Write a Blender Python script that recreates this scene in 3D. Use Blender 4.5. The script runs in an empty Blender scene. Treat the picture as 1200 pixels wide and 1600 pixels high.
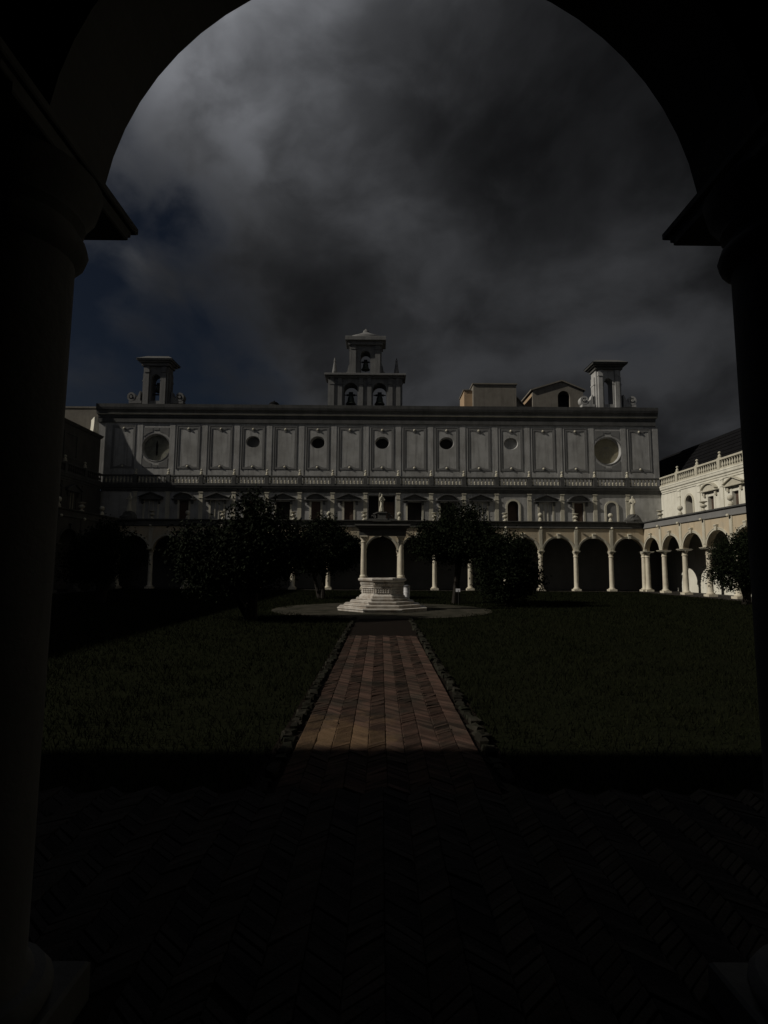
import bpy, math, random
import numpy as np
from mathutils import Vector, Matrix
R = math.radians
PI = math.pi
rnd = random.Random(7)
scene = bpy.context.scene
COL = scene.collection

# ------------------------------------------------------------------ camera
cam_d = bpy.data.cameras.new('camera')
cam = bpy.data.objects.new('camera', cam_d)
COL.objects.link(cam)
cam_d.sensor_fit = 'VERTICAL'
cam_d.sensor_height = 36.0
cam_d.sensor_width = 27.0
cam_d.lens = 36.0 * 865 / 1600
cam_d.clip_start = 0.05
cam_d.clip_end = 2000
cam.location = (-0.08, 0, 1.65)
PITCH, YAW, ROLL = R(5.94), R(0.33), R(0.35)
cam.matrix_world = (Matrix.Translation(cam.location) @ Matrix.Rotation(-YAW, 4, 'Z')
                    @ Matrix.Rotation(PI / 2 + PITCH, 4, 'X') @ Matrix.Rotation(ROLL, 4, 'Z'))
scene.camera = cam

# ------------------------------------------------------------------ light
SUN_EL, SUN_AZ = R(36.0), R(12.5)       # elevation; angle behind the -X axis
to_sun = Vector((-math.cos(SUN_AZ) * math.cos(SUN_EL), -math.sin(SUN_AZ) * math.cos(SUN_EL), math.sin(SUN_EL)))
sun_d = bpy.data.lights.new('sun', 'SUN')
sun_d.energy = 4.2
sun_d.angle = R(0.5)
sun_d.color = (1.0, 0.93, 0.82)
sun = bpy.data.objects.new('sun', sun_d)
COL.objects.link(sun)
sun.rotation_euler = (-to_sun).to_track_quat('-Z', 'Y').to_euler()
sun.location = (-20, 0, 40)

world = bpy.data.worlds.new('World')
scene.world = world
world.use_nodes = True


class NT:
    """small node-tree helper"""
    def __init__(s, nt):
        s.nt = nt
        nt.nodes.clear()

    def n(s, typ, _inp=None, **kw):
        nd = s.nt.nodes.new(typ)
        for k, v in kw.items():
            setattr(nd, k, v)
        for k, v in (_inp or {}).items():
            if isinstance(v, bpy.types.NodeSocket):
                s.nt.links.new(v, nd.inputs[k])
            else:
                nd.inputs[k].default_value = v
        return nd

    def math(s, op, a, b=0.0, c=0.0, clamp=False):
        nd = s.n('ShaderNodeMath', {0: a, 1: b, 2: c}, operation=op)
        nd.use_clamp = clamp
        return nd.outputs[0]

    def remap(s, v, a, b, c=0.0, d=1.0, smooth=True):
        nd = s.n('ShaderNodeMapRange', {0: v, 1: a, 2: b, 3: c, 4: d})
        if smooth:
            nd.interpolation_type = 'SMOOTHSTEP'
        return nd.outputs[0]

    def mix(s, f, a, b, blend='MIX'):
        nd = s.n('ShaderNodeMix', data_type='RGBA', blend_type=blend)
        for sock, v in ((nd.inputs[0], f), (nd.inputs[6], a), (nd.inputs[7], b)):
            if isinstance(v, bpy.types.NodeSocket):
                s.nt.links.new(v, sock)
            elif isinstance(v, (int, float)):
                sock.default_value = v
            else:
                sock.default_value = (*v, 1) if len(v) == 3 else v
        return nd.outputs[2]


SKY_SEED = (19.3, 14.9, -8.43)


def build_world():
    t = NT(world.node_tree)
    out = t.n('ShaderNodeOutputWorld')
    bg = t.n('ShaderNodeBackground', {'Strength': 0.05})
    sky = t.n('ShaderNodeTexSky', sky_type='NISHITA', sun_disc=False)
    sky.sun_elevation = SUN_EL
    sky.sun_rotation = math.atan2(to_sun.x, to_sun.y)
    sky.altitude = 250
    d = t.n('ShaderNodeTexCoord').outputs['Generated']
    # cloud field: layered noise on the sky sphere, flattened towards the horizon
    mp = t.n('ShaderNodeMapping', {'Vector': d, 'Location': SKY_SEED, 'Scale': (1.0, 1.0, 1.35)})
    warp = t.n('ShaderNodeTexNoise', {'Vector': mp.outputs[0], 'Scale': 2.0, 'Detail': 4.0})
    wv = t.n('ShaderNodeVectorMath', {0: warp.outputs[1], 1: (0.5, 0.5, 0.5)}, operation='SUBTRACT').outputs[0]
    pw = t.n('ShaderNodeVectorMath', {0: mp.outputs[0], 1: t.n('ShaderNodeVectorMath', {0: wv, 3: 0.26}, operation='SCALE').outputs[0]}, operation='ADD')
    n1 = t.n('ShaderNodeTexNoise', {'Vector': pw.outputs[0], 'Scale': 2.3, 'Detail': 10.0, 'Roughness': 0.52}).outputs[0]
    n2 = t.n('ShaderNodeTexNoise', {'Vector': pw.outputs[0], 'Scale': 6.0, 'Detail': 8.0, 'Roughness': 0.5}).outputs[0]
    dot = t.n('ShaderNodeVectorMath', {0: d, 1: tuple(to_sun)}, operation='DOT_PRODUCT').outputs['Value']
    glow = t.math('MULTIPLY_ADD', t.math('EXPONENT', t.math('MULTIPLY', t.math('MINIMUM', dot, 0.5), 9.0)), 0.058, 0.58)
    dens = t.remap(n1, 0.34, 0.66, 1.85, 0.5)
    det = t.remap(n2, 0.34, 0.66, 1.38, 0.66)
    val = t.math('MULTIPLY', t.math('MULTIPLY', dens, det), glow)
    val = t.math('MULTIPLY', val, 0.95)
    cl = t.n('ShaderNodeVectorMath', {0: (0.95, 0.98, 1.06), 3: val}, operation='SCALE').outputs[0]
    # the deck breaks open towards the west, low down
    west = t.n('ShaderNodeVectorMath', {0: d, 1: Vector((-0.62, 0.74, 0.26)).normalized()[:]}, operation='DOT_PRODUCT').outputs['Value']
    gap = t.remap(west, 0.79, 0.965, 0.0, 0.36)
    # the sun itself stands in a clear stretch of that break
    gap = t.math('ADD', gap, t.remap(dot, 0.56, 0.80, 0.0, 0.5))
    cover = t.remap(t.math('SUBTRACT', t.math('ADD', t.math('MULTIPLY', n1, 0.55), t.math('MULTIPLY', n2, 0.45)), gap), 0.16, 0.40)
    skyc = t.mix(1.0, sky.outputs[0], (0.155, 0.15, 0.16), 'MULTIPLY')
    col = t.mix(cover, skyc, cl)
    t.nt.links.new(col, bg.inputs['Color'])
    t.nt.links.new(bg.outputs[0], out.inputs['Surface'])


build_world()
scene.view_settings.view_transform = 'Standard'
scene.view_settings.look = 'None'
scene.view_settings.gamma = 1.0
scene.view_settings.use_curve_mapping = False
scene.view_settings.exposure = -0.85
scene.render.engine = 'CYCLES'
scene.cycles.max_bounces = 6
scene.cycles.diffuse_bounces = 1


# ------------------------------------------------------------------ materials
def material(name, col, col2=None, rough=0.85, scale=1.2, stain=0.35, bump=0.15, bscale=30, streak=0.0, island=0.0, spec=0.25, metal=0.0):
    m = bpy.data.materials.new(name)
    m.use_nodes = True
    t = NT(m.node_tree)
    out = t.n('ShaderNodeOutputMaterial')
    b = t.n('ShaderNodeBsdfPrincipled', {'Roughness': rough, 'Specular IOR Level': spec, 'Metallic': metal})
    pos = t.n('ShaderNodeNewGeometry').outputs['Position']
    n1 = t.n('ShaderNodeTexNoise', {'Vector': pos, 'Scale': scale, 'Detail': 7.0, 'Roughness': 0.62}).outputs[0]
    f = t.remap(n1, 0.35, 0.7)
    c2 = col2 or tuple(c * 0.6 for c in col)
    c = t.mix(t.math('MULTIPLY', f, stain), col, c2)
    if streak:
        mp = t.n('ShaderNodeMapping', {'Vector': pos, 'Scale': (2.2, 2.2, 0.22)})
        n3 = t.n('ShaderNodeTexNoise', {'Vector': mp.outputs[0], 'Scale': 1.6, 'Detail': 6.0, 'Roughness': 0.65}).outputs[0]
        c = t.mix(t.math('MULTIPLY', t.remap(n3, 0.45, 0.72), streak), c, tuple(x * 0.45 for x in col))
    if island:
        ri = t.n('ShaderNodeNewGeometry').outputs['Random Per Island']
        oi = t.n('ShaderNodeObjectInfo').outputs['Random']
        rr = t.math('FRACT', t.math('ADD', ri, oi))
        v = t.remap(rr, 0, 1, 1 - island, 1 + island, smooth=False)
        c = t.n('ShaderNodeVectorMath', {0: c, 3: v}, operation='SCALE').outputs[0]
    t.nt.links.new(c, b.inputs['Base Color'])
    if bump:
        n2 = t.n('ShaderNodeTexNoise', {'Vector': pos, 'Scale': bscale, 'Detail': 5.0, 'Roughness': 0.6}).outputs[0]
        bp = t.n('ShaderNodeBump', {'Strength': bump, 'Distance': 0.02, 'Height': n2})
        t.nt.links.new(bp.outputs[0], b.inputs['Normal'])
    t.nt.links.new(b.outputs[0], out.inputs['Surface'])
    return m


M = {}
M['plaster'] = material('white_plaster', (0.84, 0.82, 0.71), (0.62, 0.59, 0.49), streak=0.35, stain=0.5)
M['grey_plaster'] = material('grey_white_plaster', (0.46, 0.46, 0.45), (0.27, 0.265, 0.25), streak=0.7, stain=0.75, scale=0.7)
M['frame_grey'] = material('grey_stucco_frame', (0.215, 0.215, 0.212), stain=0.4)
M['peach'] = material('peach_plaster', (0.56, 0.465, 0.325), (0.47, 0.43, 0.34), streak=0.3, stain=0.6)
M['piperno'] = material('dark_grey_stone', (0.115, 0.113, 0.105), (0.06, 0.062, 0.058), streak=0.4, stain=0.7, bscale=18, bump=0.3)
M['cornice_stone'] = material('weathered_cornice_stone', (0.11, 0.11, 0.107), (0.06, 0.062, 0.06), streak=0.5, stain=0.7, bump=0.3)
M['marble'] = material('aged_marble', (0.70, 0.65, 0.52), (0.50, 0.44, 0.34), streak=0.35, stain=0.6, scale=2.5, rough=0.6, bump=0.08)
M['archivolt'] = material('pale_moulding_stone', (0.62, 0.59, 0.48), (0.44, 0.41, 0.33), stain=0.6, streak=0.3)
M['well_stone'] = material('well_marble', (0.60, 0.57, 0.52), (0.33, 0.27, 0.21), stain=0.8, streak=0.5, scale=3.5, rough=0.6, bump=0.2)
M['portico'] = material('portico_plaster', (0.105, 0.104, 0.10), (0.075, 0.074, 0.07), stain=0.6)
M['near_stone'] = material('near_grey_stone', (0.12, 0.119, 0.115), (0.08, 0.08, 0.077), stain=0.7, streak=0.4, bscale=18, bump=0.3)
M['shadow_wing'] = material('shade_dark_plaster', (0.10, 0.097, 0.09), (0.065, 0.063, 0.058), stain=0.6, streak=0.4)  # darker plaster copy: the left wing's shade is put into its colour
M['brown'] = material('brown_shutter_wood', (0.10, 0.068, 0.05), (0.055, 0.038, 0.03), stain=0.7, streak=0.5)
M['dark'] = material('dark_room', (0.02, 0.02, 0.02), stain=0.2, bump=0)
M['dim_door'] = material('dark_door_wood', (0.035, 0.03, 0.027), stain=0.5)
M['dim_grey'] = material('dull_grey_board', (0.11, 0.11, 0.11), stain=0.3)
M['ochre'] = material('faded_dial_paint', (0.36, 0.33, 0.23), (0.25, 0.22, 0.15), stain=0.8, scale=2.5)
M['clock'] = material('dull_clock_dial', (0.27, 0.27, 0.22), (0.16, 0.16, 0.13), stain=0.9, scale=2.0)
M['beige'] = material('beige_render', (0.24, 0.222, 0.19), (0.17, 0.155, 0.132), stain=0.7, streak=0.4)
M['orange'] = material('orange_beige_render', (0.46, 0.33, 0.21), (0.36, 0.26, 0.17), stain=0.6, streak=0.3)
M['grey_tower'] = material('grey_belfry_plaster', (0.21, 0.21, 0.207), (0.14, 0.14, 0.14), stain=0.6, streak=0.5)
M['bronze'] = material('bell_bronze', (0.05, 0.06, 0.05), rough=0.5, metal=0.6, stain=0.5)
M['slate'] = material('dark_roof_slates', (0.011, 0.011, 0.012), rough=0.95, spec=0.03, stain=0.6, bump=0.4, bscale=12)
M['brick'] = material('worn_path_brick', (0.062, 0.037, 0.028), (0.024, 0.021, 0.016), stain=0.9, scale=1.9, island=0.45, bump=0.5, bscale=60, rough=0.8, spec=0.12)
def warm_glow_patch(m, centre, radius, col):
    """warm glow on the near bricks, painted into their base colour"""
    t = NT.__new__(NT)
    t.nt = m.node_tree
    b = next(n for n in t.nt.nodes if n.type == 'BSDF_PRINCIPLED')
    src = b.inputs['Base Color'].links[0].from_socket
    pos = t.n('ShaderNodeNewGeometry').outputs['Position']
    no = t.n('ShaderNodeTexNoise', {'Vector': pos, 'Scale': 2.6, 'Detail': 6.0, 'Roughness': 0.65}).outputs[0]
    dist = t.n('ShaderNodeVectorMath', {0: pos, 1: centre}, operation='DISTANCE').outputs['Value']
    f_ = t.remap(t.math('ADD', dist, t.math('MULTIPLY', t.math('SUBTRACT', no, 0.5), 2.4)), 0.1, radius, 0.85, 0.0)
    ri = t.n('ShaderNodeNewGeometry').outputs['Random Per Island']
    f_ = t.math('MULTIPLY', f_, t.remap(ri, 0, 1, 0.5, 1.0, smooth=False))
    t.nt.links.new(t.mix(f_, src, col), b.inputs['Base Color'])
warm_glow_patch(M['brick'], (-0.55, 5.75, 0.0), 0.85, (0.14, 0.09, 0.048))  # warm light at the near left of the path, mixed into the brick colour
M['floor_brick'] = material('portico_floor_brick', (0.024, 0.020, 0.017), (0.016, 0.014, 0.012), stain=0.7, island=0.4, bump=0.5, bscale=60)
M['edge_stone'] = material('mossy_edge_stone', (0.026, 0.024, 0.019), (0.012, 0.014, 0.009), stain=0.9, scale=3, island=0.4, bump=0.5, spec=0.05)
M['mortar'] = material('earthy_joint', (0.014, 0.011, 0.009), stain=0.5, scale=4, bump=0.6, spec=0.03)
M['gravel'] = material('gravel_path', (0.056, 0.051, 0.040), (0.015, 0.017, 0.011), stain=0.8, scale=1.5, bump=0.7, bscale=45, spec=0.05)
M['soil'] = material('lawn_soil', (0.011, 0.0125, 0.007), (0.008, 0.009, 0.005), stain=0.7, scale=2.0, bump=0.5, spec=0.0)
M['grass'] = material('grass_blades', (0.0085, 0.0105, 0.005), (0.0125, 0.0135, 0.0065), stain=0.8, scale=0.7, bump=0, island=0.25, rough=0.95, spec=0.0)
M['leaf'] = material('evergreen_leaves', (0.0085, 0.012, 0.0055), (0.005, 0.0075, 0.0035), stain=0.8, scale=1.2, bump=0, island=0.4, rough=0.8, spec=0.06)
M['bark'] = material('tree_bark', (0.025, 0.021, 0.017), stain=0.7, scale=6, bump=0.8, bscale=25)
M['white_plastic'] = material('white_enamel', (0.7, 0.7, 0.72), rough=0.45, stain=0.2, bump=0)
M['metal'] = material('galvanised_wire', (0.3, 0.3, 0.3), rough=0.4, metal=0.9, bump=0)


# ------------------------------------------------------------------ mesh helpers
class MB:
    def __init__(s):
        s.v, s.f = [], []

    def add(s, v, f):
        o = len(s.v)
        s.v += [tuple(p) for p in v]
        s.f += [tuple(i + o for i in q) for q in f]
        return s

    def box(s, x0, x1, y0, y1, z0, z1, ch=0.0):
        if ch <= 0:
            v = [(x, y, z) for z in (z0, z1) for y in (y0, y1) for x in (x0, x1)]
            return s.add(v, [(0, 2, 3, 1), (4, 5, 7, 6), (0, 1, 5, 4), (2, 6, 7, 3), (0, 4, 6, 2), (1, 3, 7, 5)])
        c = ch
        ring = lambda i, z: [(x0 + i, y0 + i, z), (x1 - i, y0 + i, z), (x1 - i, y1 - i, z), (x0 + i, y1 - i, z)]
        v = ring(c, z0) + ring(0, z0 + c) + ring(0, z1 - c) + ring(c, z1)
        f = [(3, 2, 1, 0), (12, 13, 14, 15)]
        for k in range(3):
            for i in range(4):
                j = (i + 1) % 4
                f.append((k * 4 + i, k * 4 + j, k * 4 + 4 + j, k * 4 + 4 + i))
        return s.add(v, f)

    def lathe(s, prof, n=16, c=(0, 0, 0), off=0.0, sx=1, sy=1):
        v, f = [], []
        for r, z in prof:
            for i in range(n):
                a = off + 2 * PI * i / n
                v.append((c[0] + r * math.cos(a) * sx, c[1] + r * math.sin(a) * sy, c[2] + z))
        for k in range(len(prof) - 1):
            for i in range(n):
                j = (i + 1) % n
                f.append((k * n + i, k * n + j, k * n + n + j, k * n + n + i))
        f.append(tuple(range(n))[::-1])
        f.append(tuple((len(prof) - 1) * n + i for i in range(n)))
        return s.add(v, f)

    def prism_xz(s, pts, y0, y1):
        """polygon in XZ (counter-clockwise seen from -Y) extruded along Y"""
        n = len(pts)
        v = [(x, y0, z) for x, z in pts] + [(x, y1, z) for x, z in pts]
        f = [tuple(range(n)), tuple(range(n, 2 * n))[::-1]]
        for i in range(n):
            j = (i + 1) % n
            f.append((i, i + n, j + n, j))
        return s.add(v, f)

    def extrude_x(s, prof, x0, x1):
        """profile in (y,z), closed, extruded along X"""
        n = len(prof)
        v = [(x0, y, z) for y, z in prof] + [(x1, y, z) for y, z in prof]
        f = [tuple(range(n)), tuple(range(n, 2 * n))[::-1]]
        for i in range(n):
            j = (i + 1) % n
            f.append((i, i + n, j + n, j))
        return s.add(v, f)

    def ring_xz(s, cx, cz, r0, r1, a0, a1, y0, y1, n=20, ez=1.0):
        """arch ring (annular sector) in XZ extruded in Y"""
        v, f = [], []
        full = abs(a1 - a0 - 2 * PI) < 1e-4
        for k in range(n + 1):
            a = a0 + (a1 - a0) * k / n
            for r in (r0, r1):
                for y in (y0, y1):
                    v.append((cx + r * math.cos(a), y, cz + r * math.sin(a) * ez))
        for k in range(n):
            a, b = 4 * k, 4 * k + 4
            f += [(a, a + 2, b + 2, b), (a + 1, b + 1, b + 3, a + 3), (a, b, b + 1, a + 1), (a + 2, a + 3, b + 3, b + 2)]
        if not full:
            f += [(0, 1, 3, 2), (4 * n, 4 * n + 2, 4 * n + 3, 4 * n + 1)]
        return s.add(v, f)

    def tube(s, pts, radii, n=8):
        v, f = [], []
        pts = [Vector(p) for p in pts]
        for k, p in enumerate(pts):
            d = (pts[min(k + 1, len(pts) - 1)] - pts[max(k - 1, 0)]).normalized()
            a = d.cross(Vector((0.31, 0.95, 0.1)))
            if a.length < 0.1:
                a = d.cross(Vector((1, 0, 0)))
            a.normalize()
            b = d.cross(a)
            for i in range(n):
                t = 2 * PI * i / n
                v.append(p + (a * math.cos(t) + b * math.sin(t)) * radii[k])
        for k in range(len(pts) - 1):
            for i in range(n):
                j = (i + 1) % n
                f.append((k * n + i, k * n + j, k * n + n + j, k * n + n + i))
        f += [tuple(range(n))[::-1], tuple((len(pts) - 1) * n + i for i in range(n))]
        return s.add(v, f)

    def ball(s, c, r, n=10, m=6, sz=1.0):
        prof = [(max(r * math.sin(PI * k / m), 1e-4), -r * math.cos(PI * k / m) * sz) for k in range(m + 1)]
        return s.lathe(prof, n, c)

    def mesh(s, name, mat, smooth=False):
        me = bpy.data.meshes.new(name)
        me.from_pydata(s.v, [], s.f)
        me.materials.append(M[mat] if isinstance(mat, str) else mat)
        if smooth:
            me.shade_smooth()
            try:
                me.set_sharp_from_angle(angle=R(38))
            except Exception:
                pass
        me.update()
        return me


def obj(name, me, parent=None, loc=(0, 0, 0), rot=(0, 0, 0), scale=None, mat=None, smooth=False):
    if isinstance(me, MB):
        me = me.mesh(name, mat, smooth)
    o = bpy.data.objects.new(name, me)
    COL.objects.link(o)
    o.location = loc
    o.rotation_euler = rot
    if scale:
        o.scale = scale
    if parent:
        o.parent = parent
    return o


def thing(name, label, cat, loc=(0, 0, 0), rz=0.0, group=None):
    o = bpy.data.objects.new(name, None)
    COL.objects.link(o)
    o.empty_display_size = 0.2
    o.location = loc
    o.rotation_euler = (0, 0, rz)
    o['label'] = label
    o['category'] = cat
    if group:
        o['group'] = group
    return o


def structure(o, label=None):
    o['kind'] = 'structure'
    if label:
        o['label'] = label
    return o


# ------------------------------------------------------------------ ground
B = 2.9                      # bay
HALF = 7.5 * B               # half side of the court, on the column axes
Y0 = 2.0                     # near column axis
Y1 = Y0 + 15 * B             # far column axis
YC = (Y0 + Y1) / 2
LAWN_Y0 = 4.3

g = obj('ground', MB().box(-600, 600, -600, 600, -0.6, -0.10), mat='soil')
structure(g, 'dark earth around and under the courtyard')


def sheet(name, x0, x1, y0, y1, z, mat, label):
    o = obj(name, MB().box(x0, x1, y0, y1, z - 0.04, z), mat=mat)
    return structure(o, label)


PW0, PW1 = -0.86, 0.83
plaza_r = 4.6
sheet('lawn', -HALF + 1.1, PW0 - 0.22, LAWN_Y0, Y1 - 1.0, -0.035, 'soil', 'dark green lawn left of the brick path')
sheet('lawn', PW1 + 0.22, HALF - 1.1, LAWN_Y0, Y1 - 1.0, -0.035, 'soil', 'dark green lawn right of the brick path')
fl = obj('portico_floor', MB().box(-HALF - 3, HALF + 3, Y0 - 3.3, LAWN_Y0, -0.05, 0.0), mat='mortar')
structure(fl, 'dark herringbone brick floor of the portico in the foreground')
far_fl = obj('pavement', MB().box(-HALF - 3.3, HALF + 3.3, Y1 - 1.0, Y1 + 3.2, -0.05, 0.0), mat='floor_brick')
structure(far_fl, 'paved floor of the far portico')
for sx, nm in ((-1, 'left'), (1, 'right')):
    xa, xb = sorted((sx * (HALF - 1.1), sx * (HALF + 3.2)))
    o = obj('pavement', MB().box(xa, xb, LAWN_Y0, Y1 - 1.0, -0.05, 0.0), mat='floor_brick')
    structure(o, 'paved floor of the %s portico' % nm)

# plaza ring round the well and the cross paths
pz = MB().lathe([(plaza_r, -0.06), (plaza_r, -0.020)], 48, (0, YC, 0))
structure(obj('plaza', pz, mat='gravel'), 'pale gravel circle around the well')
cp = MB().box(-1, 1, YC + plaza_r - 0.1, Y1 - 1.0, -0.06, -0.026)
structure(obj('path', cp, mat='gravel'), 'gravel path behind the well')


# ---- herringbone bricks: columns of slanted bricks running away from the camera
def herring(parent, x0, ncol, cw, y0, y1, pitch, mat, seed, nsingle, score, zt, slope=0.55, skip=None):
    r = random.Random(seed)
    gap = 0.011
    protos = []
    for sgn in (1, -1):
        for k in range(3):
            h = 0.5 * (pitch - gap * 1.6)
            w = cw / 2 - 0.002
            dz = 0.003 + 0.003 * k
            s_ = slope * sgn * w
            v = []
            for z in (-0.05, 0.0):
                for (x, y) in ((-w, -h - s_), (w, -h + s_), (w, h + s_), (-w, h - s_)):
                    top = z if z < 0 else (-0.004 * (k - 1) + (dz if y > (s_ if x > 0 else -s_) else -dz * 0.6))
                    v.append((x, y, top))
            # tiny chamfer by an inner raised quad
            inner = [(x * 0.93, y * 0.95, z + 0.004) for x, y, z in v[4:]]
            f = [(0, 1, 5, 4), (1, 2, 6, 5), (2, 3, 7, 6), (3, 0, 4, 7), (4, 5, 9, 8), (5, 6, 10, 9), (6, 7, 11, 10), (7, 4, 8, 11), (8, 9, 10, 11)]
            mb = MB().add(v + inner, f)
            protos.append((mb, mb.mesh('brick', mat)))
    items = []
    for c in range(ncol):
        x = x0 + (c + 0.5) * cw
        sgn = c % 2
        y = y0 + pitch * (0.5 + (0.25 if sgn else 0.0))
        while y < y1 - pitch * 0.5:
            if not (skip and skip(x, y)) and r.random() > 0.004:
                items.append((score(x, y), x, y, sgn * 3 + r.randrange(3), r.uniform(-0.006, 0.004), r.uniform(-1, 1)))
            y += pitch
    items.sort()
    for sc_, x, y, k, dz, rr in items[:nsingle]:
        obj('brick', protos[k][1], parent, (x, y, zt + dz), (rr * 0.05, rr * 0.05, rr * 0.012))
    rest = MB()
    for sc_, x, y, k, dz, rr in items[nsingle:]:
        ca = rr * 0.012
        rest.add([(x + vx - vy * ca, y + vy + vx * ca, zt + dz + vz + rr * 0.05 * (vx + vy)) for vx, vy, vz in protos[k][0].v], protos[k][0].f)
    if rest.v:
        o = obj('brick_paving', rest, parent, mat=mat)
        o['kind'] = 'stuff'


path_end = YC - plaza_r + 0.25
path = obj('path', MB().box(PW0 - 0.22, PW1 + 0.22, LAWN_Y0 - 0.0, 14.15, -0.09, -0.030), mat='mortar')
structure(obj('path', MB().box(PW0 - 0.22, PW1 + 0.22, 14.155, path_end, -0.09, -0.033), mat='mortar'), 'dark strip painted as tree shade between brick path and gravel circle')  # tree shade across the path, laid in as a dark strip
structure(path, 'straight herringbone brick path leading to the well')
herring(path, PW0, 10, (PW1 - PW0) / 10, LAWN_Y0 + 0.02, 14.1, 0.062, 'brick', 3, 300, lambda x, y: abs(y - 5.9) + 0.1 * abs(x), 0.0, slope=0.9)
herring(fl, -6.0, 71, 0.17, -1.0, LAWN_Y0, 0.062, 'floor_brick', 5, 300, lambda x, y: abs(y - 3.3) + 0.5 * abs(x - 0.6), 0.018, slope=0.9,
        skip=lambda x, y: any(abs(x - cx) < 0.36 and abs(y - Y0) < 0.36 for cx in (-4.35, -1.45, 1.45, 4.35)))

# rough edging stones along the path
edge_protos = []
for k in range(5):
    r = random.Random(40 + k)
    mb = MB().box(-0.07, 0.07, -0.09, 0.09, -0.08, 0.022, 0.018)
    mb.v = [(x + r.uniform(-.018, .018), y + r.uniform(-.022, .022), z + r.uniform(-.014, .014)) for x, y, z in mb.v]
    edge_protos.append(mb.mesh('edging_stone', 'edge_stone'))
for x in (PW0 - 0.11, PW1 + 0.11):
    y = LAWN_Y0 + 0.12
    while y < path_end:
        s_ = rnd.uniform(0.55, 1.0)
        obj('edging_stone', rnd.choice(edge_protos), path, (x + rnd.uniform(-.03, .03), y, rnd.uniform(-0.02, 0.02)),
            (rnd.uniform(-.1, .1), rnd.uniform(-.12, .12), rnd.uniform(-.25, .25)), (s_, s_, rnd.uniform(0.8, 1.3)))
        y += 0.185 * s_ + 0.012


# ------------------------------------------------------------------ cloister wings
def column_mesh(r0=0.235, r1=0.205, zb=0.155, zt=3.14, nk=0.40):
    """column in the round: torus base, tapered shaft, neck bead, bell capital"""
    p = [(r0 + 0.06, zb), (r0 + 0.085, zb + 0.035), (r0 + 0.085, zb + 0.065), (r0 + 0.06, zb + 0.10), (r0 + 0.025, zb + 0.105), (r0 + 0.015, zb + 0.13)]
    for k in range(7):
        u = k / 6
        p.append((r0 + (r1 - r0) * u ** 1.5, zb + 0.15 + (zt - nk - zb - 0.15) * u))
    z = zt - nk
    p += [(r1 + 0.012, z + 0.01), (r1 + 0.035, z + 0.03), (r1 + 0.045, z + 0.06), (r1 + 0.035, z + 0.09), (r1 + 0.008, z + 0.11), (r1 + 0.005, zt - 0.18), (r1 + 0.03, zt - 0.15), (r1 + 0.03, zt - 0.13), (r1 + 0.07, zt - 0.07), (r1 + 0.085, zt)]
    return MB().lathe(p, 24)


ME = {}
ME['column'] = column_mesh(0.185, 0.16).mesh('column', 'marble', True)
ME['plinth'] = MB().box(-0.30, 0.30, -0.30, 0.30, 0.0, 0.156, 0.012).mesh('plinth', 'marble')
ib = MB().box(-0.235, 0.235, -0.40, 0.40, 3.138, 3.178, 0.006)
ib.box(-0.225, 0.225, -0.445, 0.445, 3.180, 3.212, 0.004).box(-0.243, 0.243, -0.48, 0.48, 3.214, 3.252, 0.006)
ME['impost'] = ib.mesh('impost_block', 'archivolt')
ME['column_d'] = column_mesh(0.185, 0.16).mesh('column', 'piperno', True)
ME['column_n'] = column_mesh(0.20, 0.205, nk=0.315).mesh('column', 'near_stone', True)
ME['plinth_d'] = MB().box(-0.30, 0.30, -0.30, 0.30, 0.0, 0.156, 0.012).mesh('plinth', 'piperno')
ME['impost_d'] = ib.mesh('impost_block', 'piperno')

ZS, ZTOP, ACZ, AR = 3.255, 5.08, 3.06, 1.255


def arch_mesh(mat, AR=AR):
    """one bay of arcade wall with its arched opening"""
    mb = MB()
    a0 = math.asin((ZS - ACZ) / AR)
    n = 26
    hw = B / 2 - 0.004
    pts = [(-hw, ZS)] + [(AR * math.cos(a), ACZ + AR * math.sin(a)) for a in [PI - a0 - (PI - 2 * a0) * k / n for k in range(n + 1)]] + [(hw, ZS)]
    tops = [(-hw, ZTOP)] + [(max(-hw, min(hw, x)), ZTOP) for x, z in pts[1:-1]] + [(hw, ZTOP)]
    t = 0.20
    v, f = [], []
    for (x, z), (tx, tz) in zip(pts, tops):
        v += [(x, -t, z), (tx, -t, tz), (x, t, z), (tx, t, tz)]
    for k in range(len(pts) - 1):
        a, b = 4 * k, 4 * k + 4
        f += [(a, b, b + 1, a + 1), (a + 2, a + 3, b + 3, b + 2), (a, a + 2, b + 2, b), (a + 1, b + 1, b + 3, a + 3)]
    e = 4 * (len(pts) - 1)
    f += [(0, 1, 3, 2), (e, e + 2, e + 3, e + 1)]
    return mb.add(v, f).mesh('arch', mat)


ME['arch'] = arch_mesh('peach')
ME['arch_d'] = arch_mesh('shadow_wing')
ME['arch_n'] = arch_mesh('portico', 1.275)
_a0 = math.asin((ZS + 0.003 - ACZ) / (AR + 0.01))
av = MB().ring_xz(0, ACZ, AR + 0.012, AR + 0.13, _a0, PI - _a0, -0.245, -0.19, 28)
av.ring_xz(0, ACZ, AR + 0.132, AR + 0.175, _a0 * 0.9, PI - _a0 * 0.9, -0.27, -0.19, 28)
ME['archivolt'] = av.mesh('archivolt', 'archivolt')
ks = MB().prism_xz([(-0.09, ACZ + AR - 0.03), (0.09, ACZ + AR - 0.03), (0.15, ACZ + AR + 0.36), (-0.15, ACZ + AR + 0.36)], -0.36, -0.19)
ks.tube([(-0.13, -0.36, ACZ + AR + 0.30), (0.13, -0.36, ACZ + AR + 0.30)], [0.05, 0.05], 8)
ME['keystone'] = ks.mesh('keystone', 'archivolt')
ME['archivolt_d'] = av.mesh('archivolt', 'shadow_wing')
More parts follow.
